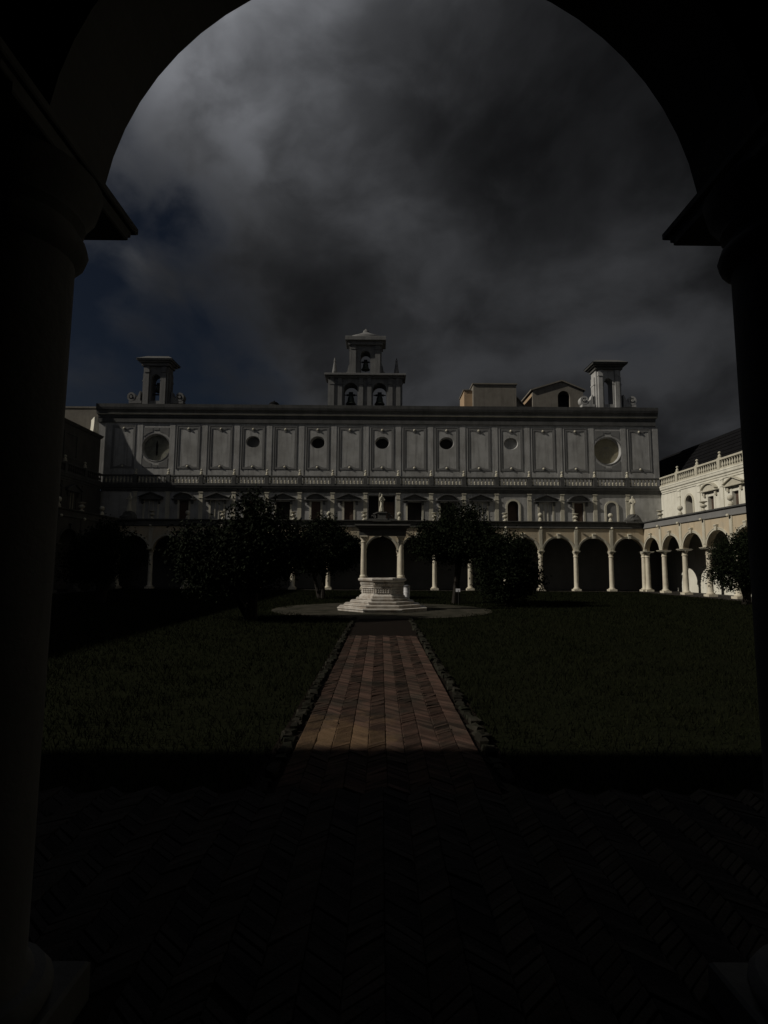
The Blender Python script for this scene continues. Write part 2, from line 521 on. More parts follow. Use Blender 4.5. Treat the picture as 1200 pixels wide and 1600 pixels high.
ME['keystone_d'] = ks.mesh('keystone', 'shadow_wing')
sp = MB().box(-0.15, 0.15, -0.262, -0.203, ZS + 0.005, ZTOP, 0.008)
sp.box(-0.10, 0.10, -0.275, -0.264, ZS + 0.2, ZTOP - 0.15)
ME['pilaster_strip'] = sp.mesh('pilaster_strip', 'archivolt')
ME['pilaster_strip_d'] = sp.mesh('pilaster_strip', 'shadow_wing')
# finials
def finial_ball():
    m = MB().lathe([(0.17, 0), (0.17, 0.05), (0.13, 0.07), (0.15, 0.13), (0.10, 0.24), (0.06, 0.30), (0.06, 0.34), (0.10, 0.36)], 14)
    m.ball((0, 0, 0.52), 0.19, 14, 10)
    return m
def finial_urn():
    return MB().lathe([(0.17, 0), (0.17, 0.06), (0.07, 0.12), (0.05, 0.18), (0.09, 0.22), (0.20, 0.30), (0.22, 0.38), (0.16, 0.42), (0.09, 0.46), (0.07, 0.52), (0.16, 0.58), (0.26, 0.62), (0.26, 0.65), (0.12, 0.67)], 14)
ME['ball_finial'] = finial_ball().mesh('ball_finial', 'archivolt', True)
ME['urn_finial'] = finial_urn().mesh('urn_finial', 'archivolt', True)
ME['boss'] = MB().ball((0, 0, 0), 0.10, 12, 8).mesh('boss', 'archivolt', True)
ME['bell_finial'] = MB().lathe([(0.16, 0), (0.16, 0.05), (0.09, 0.08), (0.12, 0.14), (0.115, 0.2), (0.06, 0.29), (0.045, 0.34), (0.10, 0.38), (0.105, 0.44), (0.05, 0.50), (0.01, 0.52)], 12).mesh('bell_finial', 'archivolt', True)
ME['baluster'] = MB().lathe([(0.075, 0), (0.075, 0.05), (0.045, 0.07), (0.085, 0.17), (0.088, 0.23), (0.045, 0.38), (0.035, 0.44), (0.06, 0.48), (0.07, 0.50), (0.07, 0.565)], 10).mesh('baluster', 'archivolt', True)
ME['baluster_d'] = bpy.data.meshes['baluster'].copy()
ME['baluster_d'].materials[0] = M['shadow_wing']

VW = 3.0             # set-back of the upper wall
Z_TERR, Z_COR0, Z_COR1, Z_RAIL = 5.68, 8.38, 9.03, 9.86


def pediment_mesh(kind):
    m = MB()
    w, y0 = 1.02, -0.30
    if kind == 'tri':
        m.prism_xz([(-w, 7.74), (w, 7.74), (w, 7.82), (0, 8.24), (-w, 7.82)], y0 + 0.14, 0.0)
        m.prism_xz([(-w - .06, 7.83), (0, 8.26), (w + .06, 7.83), (w + .06, 7.90), (0, 8.335), (-w - .06, 7.90)], y0, 0.0)
        m.box(-w - .05, w + .05, y0 + 0.03, 0.0, 7.665, 7.735)
    else:
        n = 12
        c, rr = 7.36, 0.92
        arc = lambda r_, s0: [(r_ * 1.14 * math.sin(t), c + r_ * math.cos(t)) for t in [s0 - 2 * s0 * k / n for k in range(n + 1)]]
        s0 = R(58)
        a_out = arc(rr + 0.04, s0)
        a_in = arc(rr - 0.05, s0)
        m.prism_xz([(-0.93, 7.74), (0.93, 7.74)] + arc(rr - 0.055, R(55)), y0 + 0.14, 0.0)
        for k in range(n):
            m.prism_xz([a_in[k], a_out[k], a_out[k + 1], a_in[k + 1]], y0, 0.0)
        m.box(-w - .05, w + .05, y0 + 0.03, 0.0, 7.665, 7.735)
    for sx in (-1, 1):     # brackets
        m.box(sx * 0.72 - 0.09, sx * 0.72 + 0.09, y0 + 0.16, 0.0, 7.30, 7.66, 0.02)
    return m


ME['ped_tri'] = pediment_mesh('tri').mesh('pediment', 'cornice_stone')
ME['ped_seg'] = pediment_mesh('seg').mesh('pediment', 'cornice_stone')
ME['ped_tri_r'] = pediment_mesh('tri').mesh('pediment', 'archivolt')
ME['ped_seg_r'] = pediment_mesh('seg').mesh('pediment', 'archivolt')


def wall_bay(mb, xc, hw, z0, z1, y, hole, depth):
    """flat wall of one bay at plane y with a rectangular hole (x0,x1,z0,z1 relative to xc) and its reveals"""
    if hole is None:
        mb.add([(xc - hw, y, z0), (xc + hw, y, z0), (xc + hw, y, z1), (xc - hw, y, z1)], [(0, 1, 2, 3)])
        return
    a, b, c, d = hole
    xs = [xc - hw, xc + a, xc + b, xc + hw]
    zs = [z0, z0 + c if c else z0, d, z1]
    v = [(x, y, z) for z in zs for x in xs]
    f = []
    for j in range(3):
        for i in range(3):
            if i == 1 and j == 1:
                continue
            if zs[j + 1] - zs[j] < 1e-5:
                continue
            f.append((j * 4 + i, j * 4 + i + 1, j * 4 + 5 + i, j * 4 + 4 + i))
    mb.add(v, f)
    x0, x1, za, zb = xs[1], xs[2], zs[1], zs[2]
    q = [(x0, y, za), (x1, y, za), (x1, y, zb), (x0, y, zb), (x0, y + depth, za), (x1, y + depth, za), (x1, y + depth, zb), (x0, y + depth, zb)]
    mb.add(q, [(0, 4, 5, 1), (1, 5, 6, 2), (2, 6, 7, 3), (3, 7, 4, 0)])


def wing(label, loc, rz, kinds, look, ends=0.0, balusters=8, nb=(-7, 8)):
    """kinds: bay index -> window kind; look: 'lit', 'shade' or 'near'"""
    w = thing('cloister_wing', label, 'building', loc, rz)
    sfx = {'lit': '', 'shade': '_d', 'near': '_d'}[look]
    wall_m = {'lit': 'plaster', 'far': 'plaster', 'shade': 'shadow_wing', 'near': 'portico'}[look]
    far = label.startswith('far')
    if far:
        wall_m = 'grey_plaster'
    bays = list(range(*nb))
    # arcade
    for i in range(bays[0], bays[-1] + 2):
        x = (i - 0.5) * B
        corner = i == -7 or i == 8
        xx = x + (0.21 if i == -7 else -0.21 if i == 8 else 0)
        if look == 'near' and i in (0, 1):
            xx += 0.032 if i else -0.045
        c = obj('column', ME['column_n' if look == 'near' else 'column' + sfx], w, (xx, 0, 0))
        obj('plinth', ME['plinth' + sfx], c)
        obj('impost_block', ME['impost' + sfx], c, (0, 0, 0), scale=None)
        if not corner:
            obj('pilaster_strip', ME['pilaster_strip' + ('' if look == 'lit' else '_d')], w, (x, 0, 0))
            obj('boss', ME['boss'], w, (x, -0.42, 5.12))
            obj('ball_finial' if i % 2 else 'urn_finial', ME['ball_finial' if i % 2 else 'urn_finial'], w, (x, -0.17, Z_TERR + 0.002))
    for i in bays:
        a = obj('arch', ME['arch' + {'lit': '', 'shade': '_d', 'near': '_n'}[look]], w, (i * B, 0, 0))
        if look == 'near':
            continue
        obj('archivolt', ME['archivolt' + ('' if look == 'lit' else '_d')], a)
        obj('keystone', ME['keystone' + ('' if look == 'lit' else '_d')], a)
    xa, xb = (bays[0] - 0.5) * B, (bays[-1] + 0.5) * B
    e = 0.0
    # band above the arches and its coping
    prof = [(-0.21, 5.083), (-0.30, 5.12), (-0.30, 5.20), (-0.26, 5.22), (-0.26, 5.54), (-0.02, 5.54), (-0.02, 5.30), (0.20, 5.30), (0.20, 5.083)]
    obj('parapet_band', MB().extrude_x(prof, xa + 0.2, xb - 0.2), w, mat='piperno' if look != 'lit' or far else 'frame_grey')
    prof = [(-0.29, 5.545), (-0.36, 5.58), (-0.38, 5.62), (-0.38, 5.68), (0.03, 5.68), (0.03, 5.545)]
    obj('parapet_coping', MB().extrude_x(prof, xa + 0.3, xb - 0.3), w, mat='piperno' if look != 'lit' or far else 'cornice_stone')
    # portico: ceiling slab / terrace, back wall
    obj('terrace_slab', MB().box(xa - 3.2, xb + 3.2, 0.205, VW - 0.003, 5.09, 5.30), w, mat='portico')
    obj('portico_wall', MB().box(xa - 3.2, xb + 3.2, VW, VW + 0.35, 0, 5.298), w, mat='portico' if (look != 'lit' or far) else 'plaster')
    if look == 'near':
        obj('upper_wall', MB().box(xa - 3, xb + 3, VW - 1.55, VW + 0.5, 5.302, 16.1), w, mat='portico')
        return w
    # upper wall with openings
    uw = MB()
    xe0, xe1 = (bays[0] - 0.5) * B - 2.96, (bays[-1] + 0.5) * B + 2.96
    if rz:
        xe0, xe1 = -HALF - 2.995, HALF + 2.995
    else:
        xe0, xe1 = -HALF - 3.3, HALF + 3.3
    for i in bays:
        k = kinds(i)
        hole, depth = {'brown': ((-0.40, 0.40, 0.0, 7.60), 0.16), 'dark': ((-0.62, 0.62, 0, 7.60), 0.5), 'blank': ((-0.55, 0.55, 0, 7.60), 0.07),
                       'centre': ((-1.18, 1.18, 0, 8.2), 0.8), 'niche': (None, 0), 'arch': ((-0.50, 0.50, 0, 7.75), 0.55),
                       'small': ((-0.36, 0.36, 0.75, 7.30), 0.3)}[k]
        wall_bay(uw, i * B, B / 2, 5.30, Z_COR0, VW, hole, depth)
    o = obj('upper_wall', uw, w, mat=wall_m)
    obj('wall_end', MB().box(xe0, xa - 0.002, VW, VW + 0.3, 5.30, Z_COR0), w, mat=wall_m)
    obj('wall_end', MB().box(xb + 0.002, xe1, VW, VW + 0.3, 5.30, Z_COR0), w, mat=wall_m)
    for i in bays:
        k = kinds(i)
        x = i * B
        if k in ('brown', 'dark', 'blank', 'small', 'centre', 'arch'):
            if k == 'brown':
                d = obj('door', MB().box(-0.40, 0.40, VW + 0.10, VW + 0.158, 5.3, 7.6), w, (x, 0, 0), mat='brown')
                for sx in (-1, 1):
                    for zz in (5.55, 6.55):
                        obj('door_panel', MB().box(sx * 0.2 - 0.14, sx * 0.2 + 0.14, VW + 0.075, VW + 0.098, zz, zz + 0.85, 0.01), d, mat='brown')
            elif k == 'dark':
                d = obj('dark_doorway', MB().box(-0.66, 0.66, VW + 0.505, VW + 0.55, 5.3, 7.65), w, (x, 0, 0), mat='dark')
                for sx in (-1, 1):
                    obj('door_leaf', MB().box(sx * 0.31 - 0.29, sx * 0.31 + 0.29, VW + 0.44, VW + 0.48, 5.32, 7.58, 0.01).box(sx * 0.31 - 0.2, sx * 0.31 + 0.2, VW + 0.415, VW + 0.438, 5.6, 6.4).box(sx * 0.31 - 0.2, sx * 0.31 + 0.2, VW + 0.415, VW + 0.438, 6.55, 7.4), d, mat='dim_door')
            elif k == 'blank':
                obj('blind_panel', MB().box(-0.55, 0.55, VW + 0.072, VW + 0.09, 5.3, 7.6), w, (x, 0, 0), mat=wall_m)
                for sx in (-0.18, 0.18):
                    obj('panel_rib', MB().box(sx - 0.025, sx + 0.025, VW + 0.02, VW + 0.071, 5.3, 7.58), w, (x, 0, 0), mat='archivolt')
            elif k == 'small':
                wd = obj('window', MB().box(-0.36, 0.36, VW + 0.24, VW + 0.29, 6.0, 7.3), w, (x, 0, 0), mat='brown')
                obj('frame', MB().box(-0.03, 0.03, VW + 0.21, VW + 0.238, 6.05, 7.3), wd, mat='marble')
            elif k == 'centre':
                d = obj('door', MB().box(-0.1, 1.16, VW + 0.7, VW + 0.76, 5.3, 7.7), w, (x, 0, 0), mat='brown')
                for zz in (5.6, 6.6):
                    for sx in (0.2, 0.8):
                        obj('door_panel', MB().box(sx - 0.24, sx + 0.24, VW + 0.67, VW + 0.698, zz, zz + 0.8, 0.01), d, mat='brown')
                obj('dark_doorway', MB().box(-1.2, 1.2, VW + 0.81, VW + 0.85, 5.3, 8.25), w, (x, 0, 0), mat='dark')
            elif k == 'arch':
                obj('dark_doorway', MB().box(-0.52, 0.52, VW + 0.555, VW + 0.6, 5.3, 7.8), w, (x, 0, 0), mat='brown')
                ar = MB().ring_xz(0, 7.25, 0.505, 0.66, 0, PI, VW - 0.06, VW + 0.1, 16)
                ar.box(-0.66, -0.505, VW - 0.06, VW - 0.002, 5.32, 7.247).box(0.505, 0.66, VW - 0.06, VW - 0.002, 5.32, 7.247)
                obj('arched_surround', ar, w, (x, 0, 0), mat='archivolt')
                tym = MB()
                n = 14
                for q in range(n):
                    t0, t1 = PI * q / n, PI * (q + 1) / n
                    tym.prism_xz([(0.5 * math.cos(t0), 7.25 + 0.5 * math.sin(t0)), (0.5 * math.cos(t0), 7.754), (0.5 * math.cos(t1), 7.754), (0.5 * math.cos(t1), 7.25 + 0.5 * math.sin(t1))], VW - 0.004, VW + 0.15)
                obj('tympanum', tym, w, (x, 0, 0), mat=wall_m)
            if k not in ('arch', 'centre'):
                hwid = {'brown': 0.40, 'dark': 0.62, 'blank': 0.55, 'small': 0.36}[k]
                jb = MB()
                for sx in (-1, 1):
                    jb.box(sx * (hwid + 0.085) - 0.08, sx * (hwid + 0.085) + 0.08, VW - 0.03, VW - 0.002, 5.31, 7.64)
                obj('window_surround', jb, w, (x, 0, 0), mat='archivolt' if far else wall_m)
                pk = 'ped_tri' if i % 2 else 'ped_seg'
                obj('pediment', ME[pk + ('_r' if look == 'lit' and not far else '')], w, (x, VW - 0.003, 0))
        if k == 'niche':
            nb_ = MB().ring_xz(0, 7.2, 0.46, 0.62, 0, PI, VW - 0.09, VW - 0.003, 16)
            nb_.box(-0.62, -0.46, VW - 0.09, VW - 0.003, 5.6, 7.198).box(0.46, 0.62, VW - 0.09, VW - 0.003, 5.6, 7.198)
            obj('niche_surround', nb_, w, (x, 0, 0), mat='archivolt')
            pts = [(-0.46, 5.6), (0.46, 5.6)] + [(0.46 * math.cos(PI * q / 14), 7.2 + 0.46 * math.sin(PI * q / 14)) for q in range(15)]
            obj('niche_back', MB().prism_xz(pts, VW - 0.012, VW - 0.004), w, (x, 0, 0), mat='shadow_wing' if not far else 'frame_grey')
    # pilasters of the upper wall
    pm = MB().box(-0.17, 0.17, VW - 0.07, VW - 0.002, 5.31, 7.80, 0.01).box(-0.20, 0.20, VW - 0.10, VW - 0.002, 7.803, 7.87)
    pm.box(-0.155, 0.155, VW - 0.06, VW - 0.002, 7.873, 8.30).box(-0.21, 0.21, VW - 0.10, VW - 0.002, 8.303, 8.376)
    pme = pm.mesh('pilaster', 'archivolt' if far else wall_m)
    for i in range(bays[0], bays[-1] + 2):
        obj('pilaster', pme, w, ((i - 0.5) * B, 0, 0))
    # cornice under the balustrade
    prof = [(VW + 0.3, Z_COR0), (VW - 0.05, Z_COR0), (VW - 0.06, 8.50), (VW - 0.11, 8.54), (VW - 0.12, 8.66), (VW - 0.20, 8.74), (VW - 0.22, 8.90), (VW - 0.25, 8.93), (VW - 0.25, Z_COR1), (VW + 0.3, Z_COR1)]
    cw0, cw1 = (xa - 2.745, xb + 2.745) if rz else (xa - 3.0, xb + 3.0)
    obj('cornice', MB().extrude_x(prof, cw0, cw1), w, mat='cornice_stone' if (far or look != 'lit') else 'plaster')
    # balustrade
    vb = VW - 0.08
    bal = obj('balustrade', MB().box(cw0, cw1, vb - 0.12, vb + 0.12, Z_COR1 + 0.003, Z_COR1 + 0.12, 0.01).box(cw0, cw1, vb - 0.14, vb + 0.14, Z_RAIL - 0.15, Z_RAIL, 0.02), w,
              mat='cornice_stone' if (far or look != 'lit') else 'archivolt')
    post = MB().box(-0.17, 0.17, vb - 0.16, vb + 0.16, Z_COR1 + 0.004, Z_RAIL + 0.03, 0.012).mesh('post', 'cornice_stone' if look != 'lit' or far else 'archivolt')
    for i in range(bays[0] - 0, bays[-1] + 2):
        x = (i - 0.5) * B
        obj('post', post, bal, (x, 0, 0))
        obj('bell_finial', ME['bell_finial'], bal, (x, vb, Z_RAIL + 0.032))
    bm = ME['baluster' if look == 'lit' else 'baluster_d']
    for i in range(bays[0] - 1, bays[-1] + 2):
        for k in range(balusters):
            x = (i - 0.5) * B + 0.17 + (B - 0.34) * (k + 0.5) / balusters
            if xa - 2.6 < x < xb + 2.6:
                obj('baluster', bm, bal, (x, vb, Z_COR1 + 0.121))
    return w


def far_kinds(i):
    return {-7: 'blank', -6: 'brown', -5: 'blank', -4: 'brown', -3: 'dark', -2: 'brown', -1: 'brown', 0: 'centre', 1: 'dark', 2: 'dark', 3: 'blank', 4: 'arch', 5: 'blank', 6: 'brown', 7: 'niche'}[i]


far_wing = wing('far cloister wing with fifteen arches and panelled attic storey behind the well', (0, Y1, 0), 0, far_kinds, 'lit', balusters=8)
right_wing = wing('sunlit white cloister wing with peach arches on the right', (HALF, YC, 0), -PI / 2,
                  lambda i: 'arch' if i == -7 else ('brown' if i % 4 == 1 else 'small'), 'lit', balusters=9)
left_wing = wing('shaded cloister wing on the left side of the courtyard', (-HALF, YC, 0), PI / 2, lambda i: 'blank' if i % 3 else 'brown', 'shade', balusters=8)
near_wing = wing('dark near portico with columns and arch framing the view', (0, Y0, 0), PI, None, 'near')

# corner piers of the arcades
for sx in (-1, 1):
    own = far_wing
    m = MB().box(sx * HALF - 0.2, sx * HALF + 0.2, -0.2, 0.2, ZS, ZTOP, 0.01)
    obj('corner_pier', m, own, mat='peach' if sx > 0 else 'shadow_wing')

# ------------------------------------------------------------------ attic storey of the far wing
NB3, B3 = 17, 2.9
V3 = 3.4
Z3A, Z3B = 9.06, 14.70
X3 = NB3 * B3 / 2


def hole_bay(rx, rz_, cz, depth, n=40, splay=0.86):
    """wall bay with an elliptical hole and its reveal (local x, y=0 plane)"""
    hw = B3 / 2
    v, f = [], []
    ang = [2 * PI * k / n + PI / n for k in range(n)]
    inner = [(rx * math.cos(a), cz + rz_ * math.sin(a)) for a in ang]
    # matching points on the rectangle
    outer = []
    for a in ang:
        c, s_ = math.cos(a), math.sin(a)
        tx = hw / abs(c) if abs(c) > 1e-6 else 1e9
        tz = ((Z3B - cz) if s_ > 0 else (cz - Z3A)) / abs(s_) if abs(s_) > 1e-6 else 1e9
        t = min(tx, tz)
        outer.append((t * c, cz + t * s_))
    for (a, b), (c, d) in zip(inner, outer):
        v += [(a, 0, b), (c, 0, d), (a * splay, depth, cz + (b - cz) * splay)]
    for k in range(n):
        a, b = 3 * k, 3 * ((k + 1) % n)
        f += [(a, a + 1, b + 1, b), (a, b, b + 2, a + 2)]
    mb = MB().add(v, f)
    # corners left open by the radial matching
    for sx in (-1, 1):
        for z in (Z3A, Z3B):
            near = sorted(range(n), key=lambda k: (outer[k][0] - sx * hw) ** 2 + (outer[k][1] - z) ** 2)
            p1 = next(outer[k] for k in near if abs(abs(outer[k][0]) - hw) < 1e-5)
            p2 = next(outer[k] for k in near if abs(outer[k][1] - z) < 1e-5)
            mb.add([(p1[0], 0, p1[1]), (sx * hw, 0, z), (p2[0], 0, p2[1])], [(0, 1, 2)])
    return mb


att = obj('attic_wall', MB().box(-X3, X3, V3 + 1.6, V3 + 1.9, Z3A, 15.6), far_wing, mat='grey_plaster')
ov = hole_bay(0.66, 0.56, 13.0, 0.45, splay=0.84).mesh('attic_bay', 'grey_plaster')
ov_s = hole_bay(0.64, 0.54, 13.0, 0.22, splay=0.88).mesh('attic_bay', 'grey_plaster')
cl = hole_bay(1.24, 1.24, 12.42, 0.32, splay=0.93).mesh('attic_bay', 'grey_plaster')
pl = MB().add([(-B3 / 2, 0, Z3A), (B3 / 2, 0, Z3A), (B3 / 2, 0, Z3B), (-B3 / 2, 0, Z3B)], [(0, 1, 2, 3)]).mesh('attic_bay', 'grey_plaster')


def panel_frame():
    m = MB()
    z0, z1, o, wd = 10.52, 14.38, 0.98, 0.15
    y = -0.035
    m.box(-o, -o + wd, y, 0.05, z0, z1).box(o - wd, o, y, 0.05, z0, z1)
    m.box(-o + wd, o - wd, y, 0.05, z1 - 0.20, z1).box(-o + wd, o - wd, y, 0.05, z0, z0 + 0.16)
    # thin outer bead
    for sx in (-1, 1):
        m.box(sx * (o + 0.03) - 0.028, sx * (o + 0.03) + 0.028, y - 0.02, 0.05, z0 - 0.05, z1 + 0.05)
    m.box(-o, o, y - 0.02, 0.05, z1 + 0.003, z1 + 0.05)
    # lobed brackets top and bottom
    m.prism_xz([(-0.55, z1 - 0.203), (-0.35, z1 - 0.28), (-0.24, z1 - 0.30), (-0.15, z1 - 0.42), (0, z1 - 0.47), (0.15, z1 - 0.42), (0.24, z1 - 0.30), (0.35, z1 - 0.28), (0.55, z1 - 0.203)], y + 0.003, 0.05)
    m.prism_xz([(0.60, z0 + 0.163), (0.38, z0 + 0.23), (0.25, z0 + 0.25), (0.17, z0 + 0.36), (0, z0 + 0.41), (-0.17, z0 + 0.36), (-0.25, z0 + 0.25), (-0.38, z0 + 0.23), (-0.60, z0 + 0.163)], y + 0.003, 0.05)
    return m.mesh('panel_frame', 'frame_grey')


def dial_spandrels():
    m = MB()
    cz = 12.42
    n = 8
    for sx in (-1, 1):
        for sz in (-1, 1):
            pts = [(sx * 1.12, cz + sz * 1.82), (sx * 0.32, cz + sz * 1.82)]
            for k in range(n + 1):
                a = R(77) - R(60) * k / n
                x, z = 1.47 * math.cos(a), 1.47 * math.sin(a)
                if x > 1.12:
                    break
                pts.append((sx * x, cz + sz * z))
            pts.append((sx * 1.12, cz + sz * math.sqrt(1.47 ** 2 - 1.12 ** 2)))
            if sx * sz < 0:
                pts = pts[::-1]
            m.prism_xz(pts, -0.03, 0.05)
    for sz in (-1, 1):
        m.box(-0.26, 0.26, -0.04, 0.05, *sorted((cz + sz * 1.60, cz + sz * 1.82)))
    m.ring_xz(0, cz, 1.24, 1.30, 0, 2 * PI, -0.025, 0.02, 40)
    return m.mesh('dial_surround', 'frame_grey')


pf, ds = panel_frame(), dial_spandrels()
studb = MB().ball((0, 0, 0), 0.11, 12, 8).mesh('stud', 'archivolt', True)
pil3 = MB().box(-0.24, 0.24, -0.03, -0.003, Z3A, Z3B, 0.008).mesh('attic_pilaster', 'grey_plaster')
for k in range(NB3):
    i = k - 8
    x = i * B3
    loc = (x, V3, 0)
    if abs(i) == 7:
        b_ = obj('attic_bay', cl, far_wing, loc)
        obj('dial_surround', ds, b_)
        if i < 0:
            dial = obj('clock_face', MB().ring_xz(0, 12.42, 0.001, 1.3, 0, 2 * PI, 0.322, 0.36, 40), b_, mat='clock')
            dial['label'] = 'dull clock dial with dark hands'
            hd = MB().prism_xz([(-0.05, 12.1), (0.05, 12.1), (0.10, 12.7), (0.0, 13.15), (-0.10, 12.7)], 0.27, 0.318)
            hd.prism_xz([(-0.04, 11.75), (0.05, 11.75), (0.09, 12.1), (-0.09, 12.1)], 0.265, 0.318)
            obj('clock_hand', hd, b_, mat='dark')
            hm = MB()
            for q in range(12):
                a = q * PI / 6
                c_, s_ = math.cos(a), math.sin(a)
                hm.prism_xz([(0.85 * c_ - 0.025 * s_, 12.42 + 0.85 * s_ + 0.025 * c_), (0.85 * c_ + 0.025 * s_, 12.42 + 0.85 * s_ - 0.025 * c_),
                             (1.05 * c_ + 0.025 * s_, 12.42 + 1.05 * s_ - 0.025 * c_), (1.05 * c_ - 0.025 * s_, 12.42 + 1.05 * s_ + 0.025 * c_)], 0.312, 0.3215)
            obj('hour_mark', hm, b_, mat='frame_grey')
        else:
            obj('sundial_face', MB().ring_xz(0, 12.42, 0.001, 1.3, 0, 2 * PI, 0.322, 0.36, 40), b_, mat='ochre')
            ln = MB()
            for q in range(7):
                a = R(-150 + q * 20)
                c_, s_ = math.cos(a), math.sin(a)
                ln.prism_xz([(0.1 * c_ - .012 * s_, 12.9 + 0.1 * s_ + .012 * c_), (0.1 * c_ + .012 * s_, 12.9 + 0.1 * s_ - .012 * c_), (1.1 * c_ + .012 * s_, 12.9 + 1.1 * s_ - .012 * c_), (1.1 * c_ - .012 * s_, 12.9 + 1.1 * s_ + .012 * c_)], 0.316, 0.3215)
            obj('hour_line', ln, b_, mat='frame_grey')
    elif i in (-4, -2, 0, 2, 4):
        sh = i == 4 or i == -4
        b_ = obj('attic_bay', ov_s if sh else ov, far_wing, loc)
        obj('panel_frame', pf, b_)
        obj('oculus_back', MB().box(-0.7, 0.7, 0.225 if sh else 0.455, 0.30 if sh else 0.5, 12.4, 13.6), b_, mat='grey_plaster' if i == 4 else 'dim_grey' if i == -4 else 'dark')
    else:
        b_ = obj('attic_bay', pl, far_wing, loc)
        obj('panel_frame', pf, b_)
    if abs(i) != 7:
        obj('stud', studb, b_, (0, -0.02, 14.15))
        obj('stud', studb, b_, (0, -0.02, 10.72))
for k in range(NB3 + 1):
    obj('attic_pilaster', pil3, far_wing, (-X3 + k * B3, V3, 0))
# crowning cornice in three bands, then roof
def cor_prof(o):
    return o
obj('frieze', MB().extrude_x([(V3 + 0.5, Z3B + 0.003), (V3 - 0.10, Z3B + 0.003), (V3 - 0.10, 14.82), (V3 - 0.10, 15.12), (V3 - 0.13, 15.15), (V3 - 0.15, 15.38), (V3 + 0.5, 15.38)], -X3 - 0.9, X3 + 0.05), far_wing, mat='cornice_stone')
obj('cornice_fillet', MB().extrude_x([(V3 + 0.5, 15.384), (V3 - 0.20, 15.384), (V3 - 0.23, 15.46), (V3 + 0.5, 15.46)], -X3 - 0.98, X3 + 0.2), far_wing, mat='archivolt')
obj('cornice', MB().extrude_x([(V3 + 0.5, 15.464), (V3 - 0.16, 15.464), (V3 - 0.18, 15.72), (V3 - 0.26, 15.86), (V3 - 0.30, 16.05), (V3 - 0.32, 16.34), (V3 + 0.5, 16.42)], -X3 - 1.05, X3 + 0.25), far_wing, mat='cornice_stone')
obj('roof', MB().box(-X3 + 0.1, X3 - 0.1, V3 + 0.51, V3 + 14, 16.10, 16.36), far_wing, mat='slate')
obj('attic_end', MB().box(-X3 - 0.85, -X3 - 0.004, V3 + 0.03, V3 + 0.5, 9.06, 15.375), far_wing, mat='grey_plaster')
obj('side_wall', MB().box(X3 - 0.35, X3 + 0.0, V3 + 0.06, V3 + 13.9, 5.3, 16.09), far_wing, mat='grey_plaster')
obj('side_wall', MB().box(-X3 - 0.0, -X3 + 0.35, V3 + 0.06, V3 + 13.9, 5.3, 16.09), far_wing, mat='grey_plaster')


# ------------------------------------------------------------------ arched wall piece (for belfries and the like)
def pierced_wall(hw, z0, z1, openings, y0, y1, n=16):
    """wall between x=-hw..hw with round-headed openings [(cx, half width, sill, spring)] cut through it"""
    m = MB()
    xs = -hw
    for cx, w, sill, spr in sorted(openings):
        m.box(xs, cx - w, y0, y1, z0, z1)
        if sill > z0:
            m.box(cx - w, cx + w, y0, y1, z0, sill)
        for q in range(n):
            t0, t1 = PI - PI * q / n, PI - PI * (q + 1) / n
            xa_, xb_ = cx + w * math.cos(t0), cx + w * math.cos(t1)
            m.prism_xz([(xa_, spr + w * math.sin(t0)), (xb_, spr + w * math.sin(t1)), (xb_, z1), (xa_, z1)], y0, y1)
        xs = cx + w
    m.box(xs, hw, y0, y1, z0, z1)
    return m


def bell(parent, x, y, z, s=1.0):
    b = obj('bell', MB().lathe([(0.02, 0.62), (0.16, 0.58), (0.22, 0.45), (0.24, 0.25), (0.30, 0.1), (0.38, 0.0), (0.36, -0.02), (0.02, -0.02)], 18), parent, (x, y, z), scale=(s, s, s), mat='bronze', smooth=True)
    obj('yoke', MB().box(-0.30, 0.30, -0.08, 0.08, 0.60, 0.72, 0.02).box(-0.15, 0.15, -0.07, 0.07, 0.723, 0.88, 0.02).box(-0.44, -0.303, -0.03, 0.03, 0.63, 0.69).box(0.303, 0.44, -0.03, 0.03, 0.63, 0.69), b, mat='dark')
    obj('clapper', MB().tube([(0, 0, 0.3), (0, 0, -0.1)], [0.02, 0.02], 6).ball((0, 0, -0.12), 0.06), b, mat='bronze')
    return b


def volute(parent, x, sx, z, mat, y0=-0.3, y1=0.3):
    m = MB()
    m.ring_xz(sx * 0.30, 0.52, 0.20, 0.36, 0, 2 * PI, y0, y1, 20)
    m.ring_xz(sx * 0.30, 0.52, 0.001, 0.12, 0, 2 * PI, y0 - 0.04, y1, 14)
    m.prism_xz([(-0.5, 0), (0.62, 0), (0.62, 0.2), (-0.5, 0.2)], y0 + 0.01, y1 - 0.01)
    m.prism_xz([(-sx * 0.5, 0.2), (sx * 0.2, 0.2), (-sx * 0.05, 0.34), (-sx * 0.25, 0.55), (-sx * 0.42, 0.95), (-sx * 0.5, 1.0)] if sx > 0 else
               [(0.5, 1.0), (0.42, 0.95), (0.25, 0.55), (0.05, 0.34), (-0.2, 0.2), (0.5, 0.2)], y0 + 0.02, y1 - 0.02)
    return obj('volute', m, parent, (x, 0, z), mat=mat, scale=(1.15, 1, 1.15))


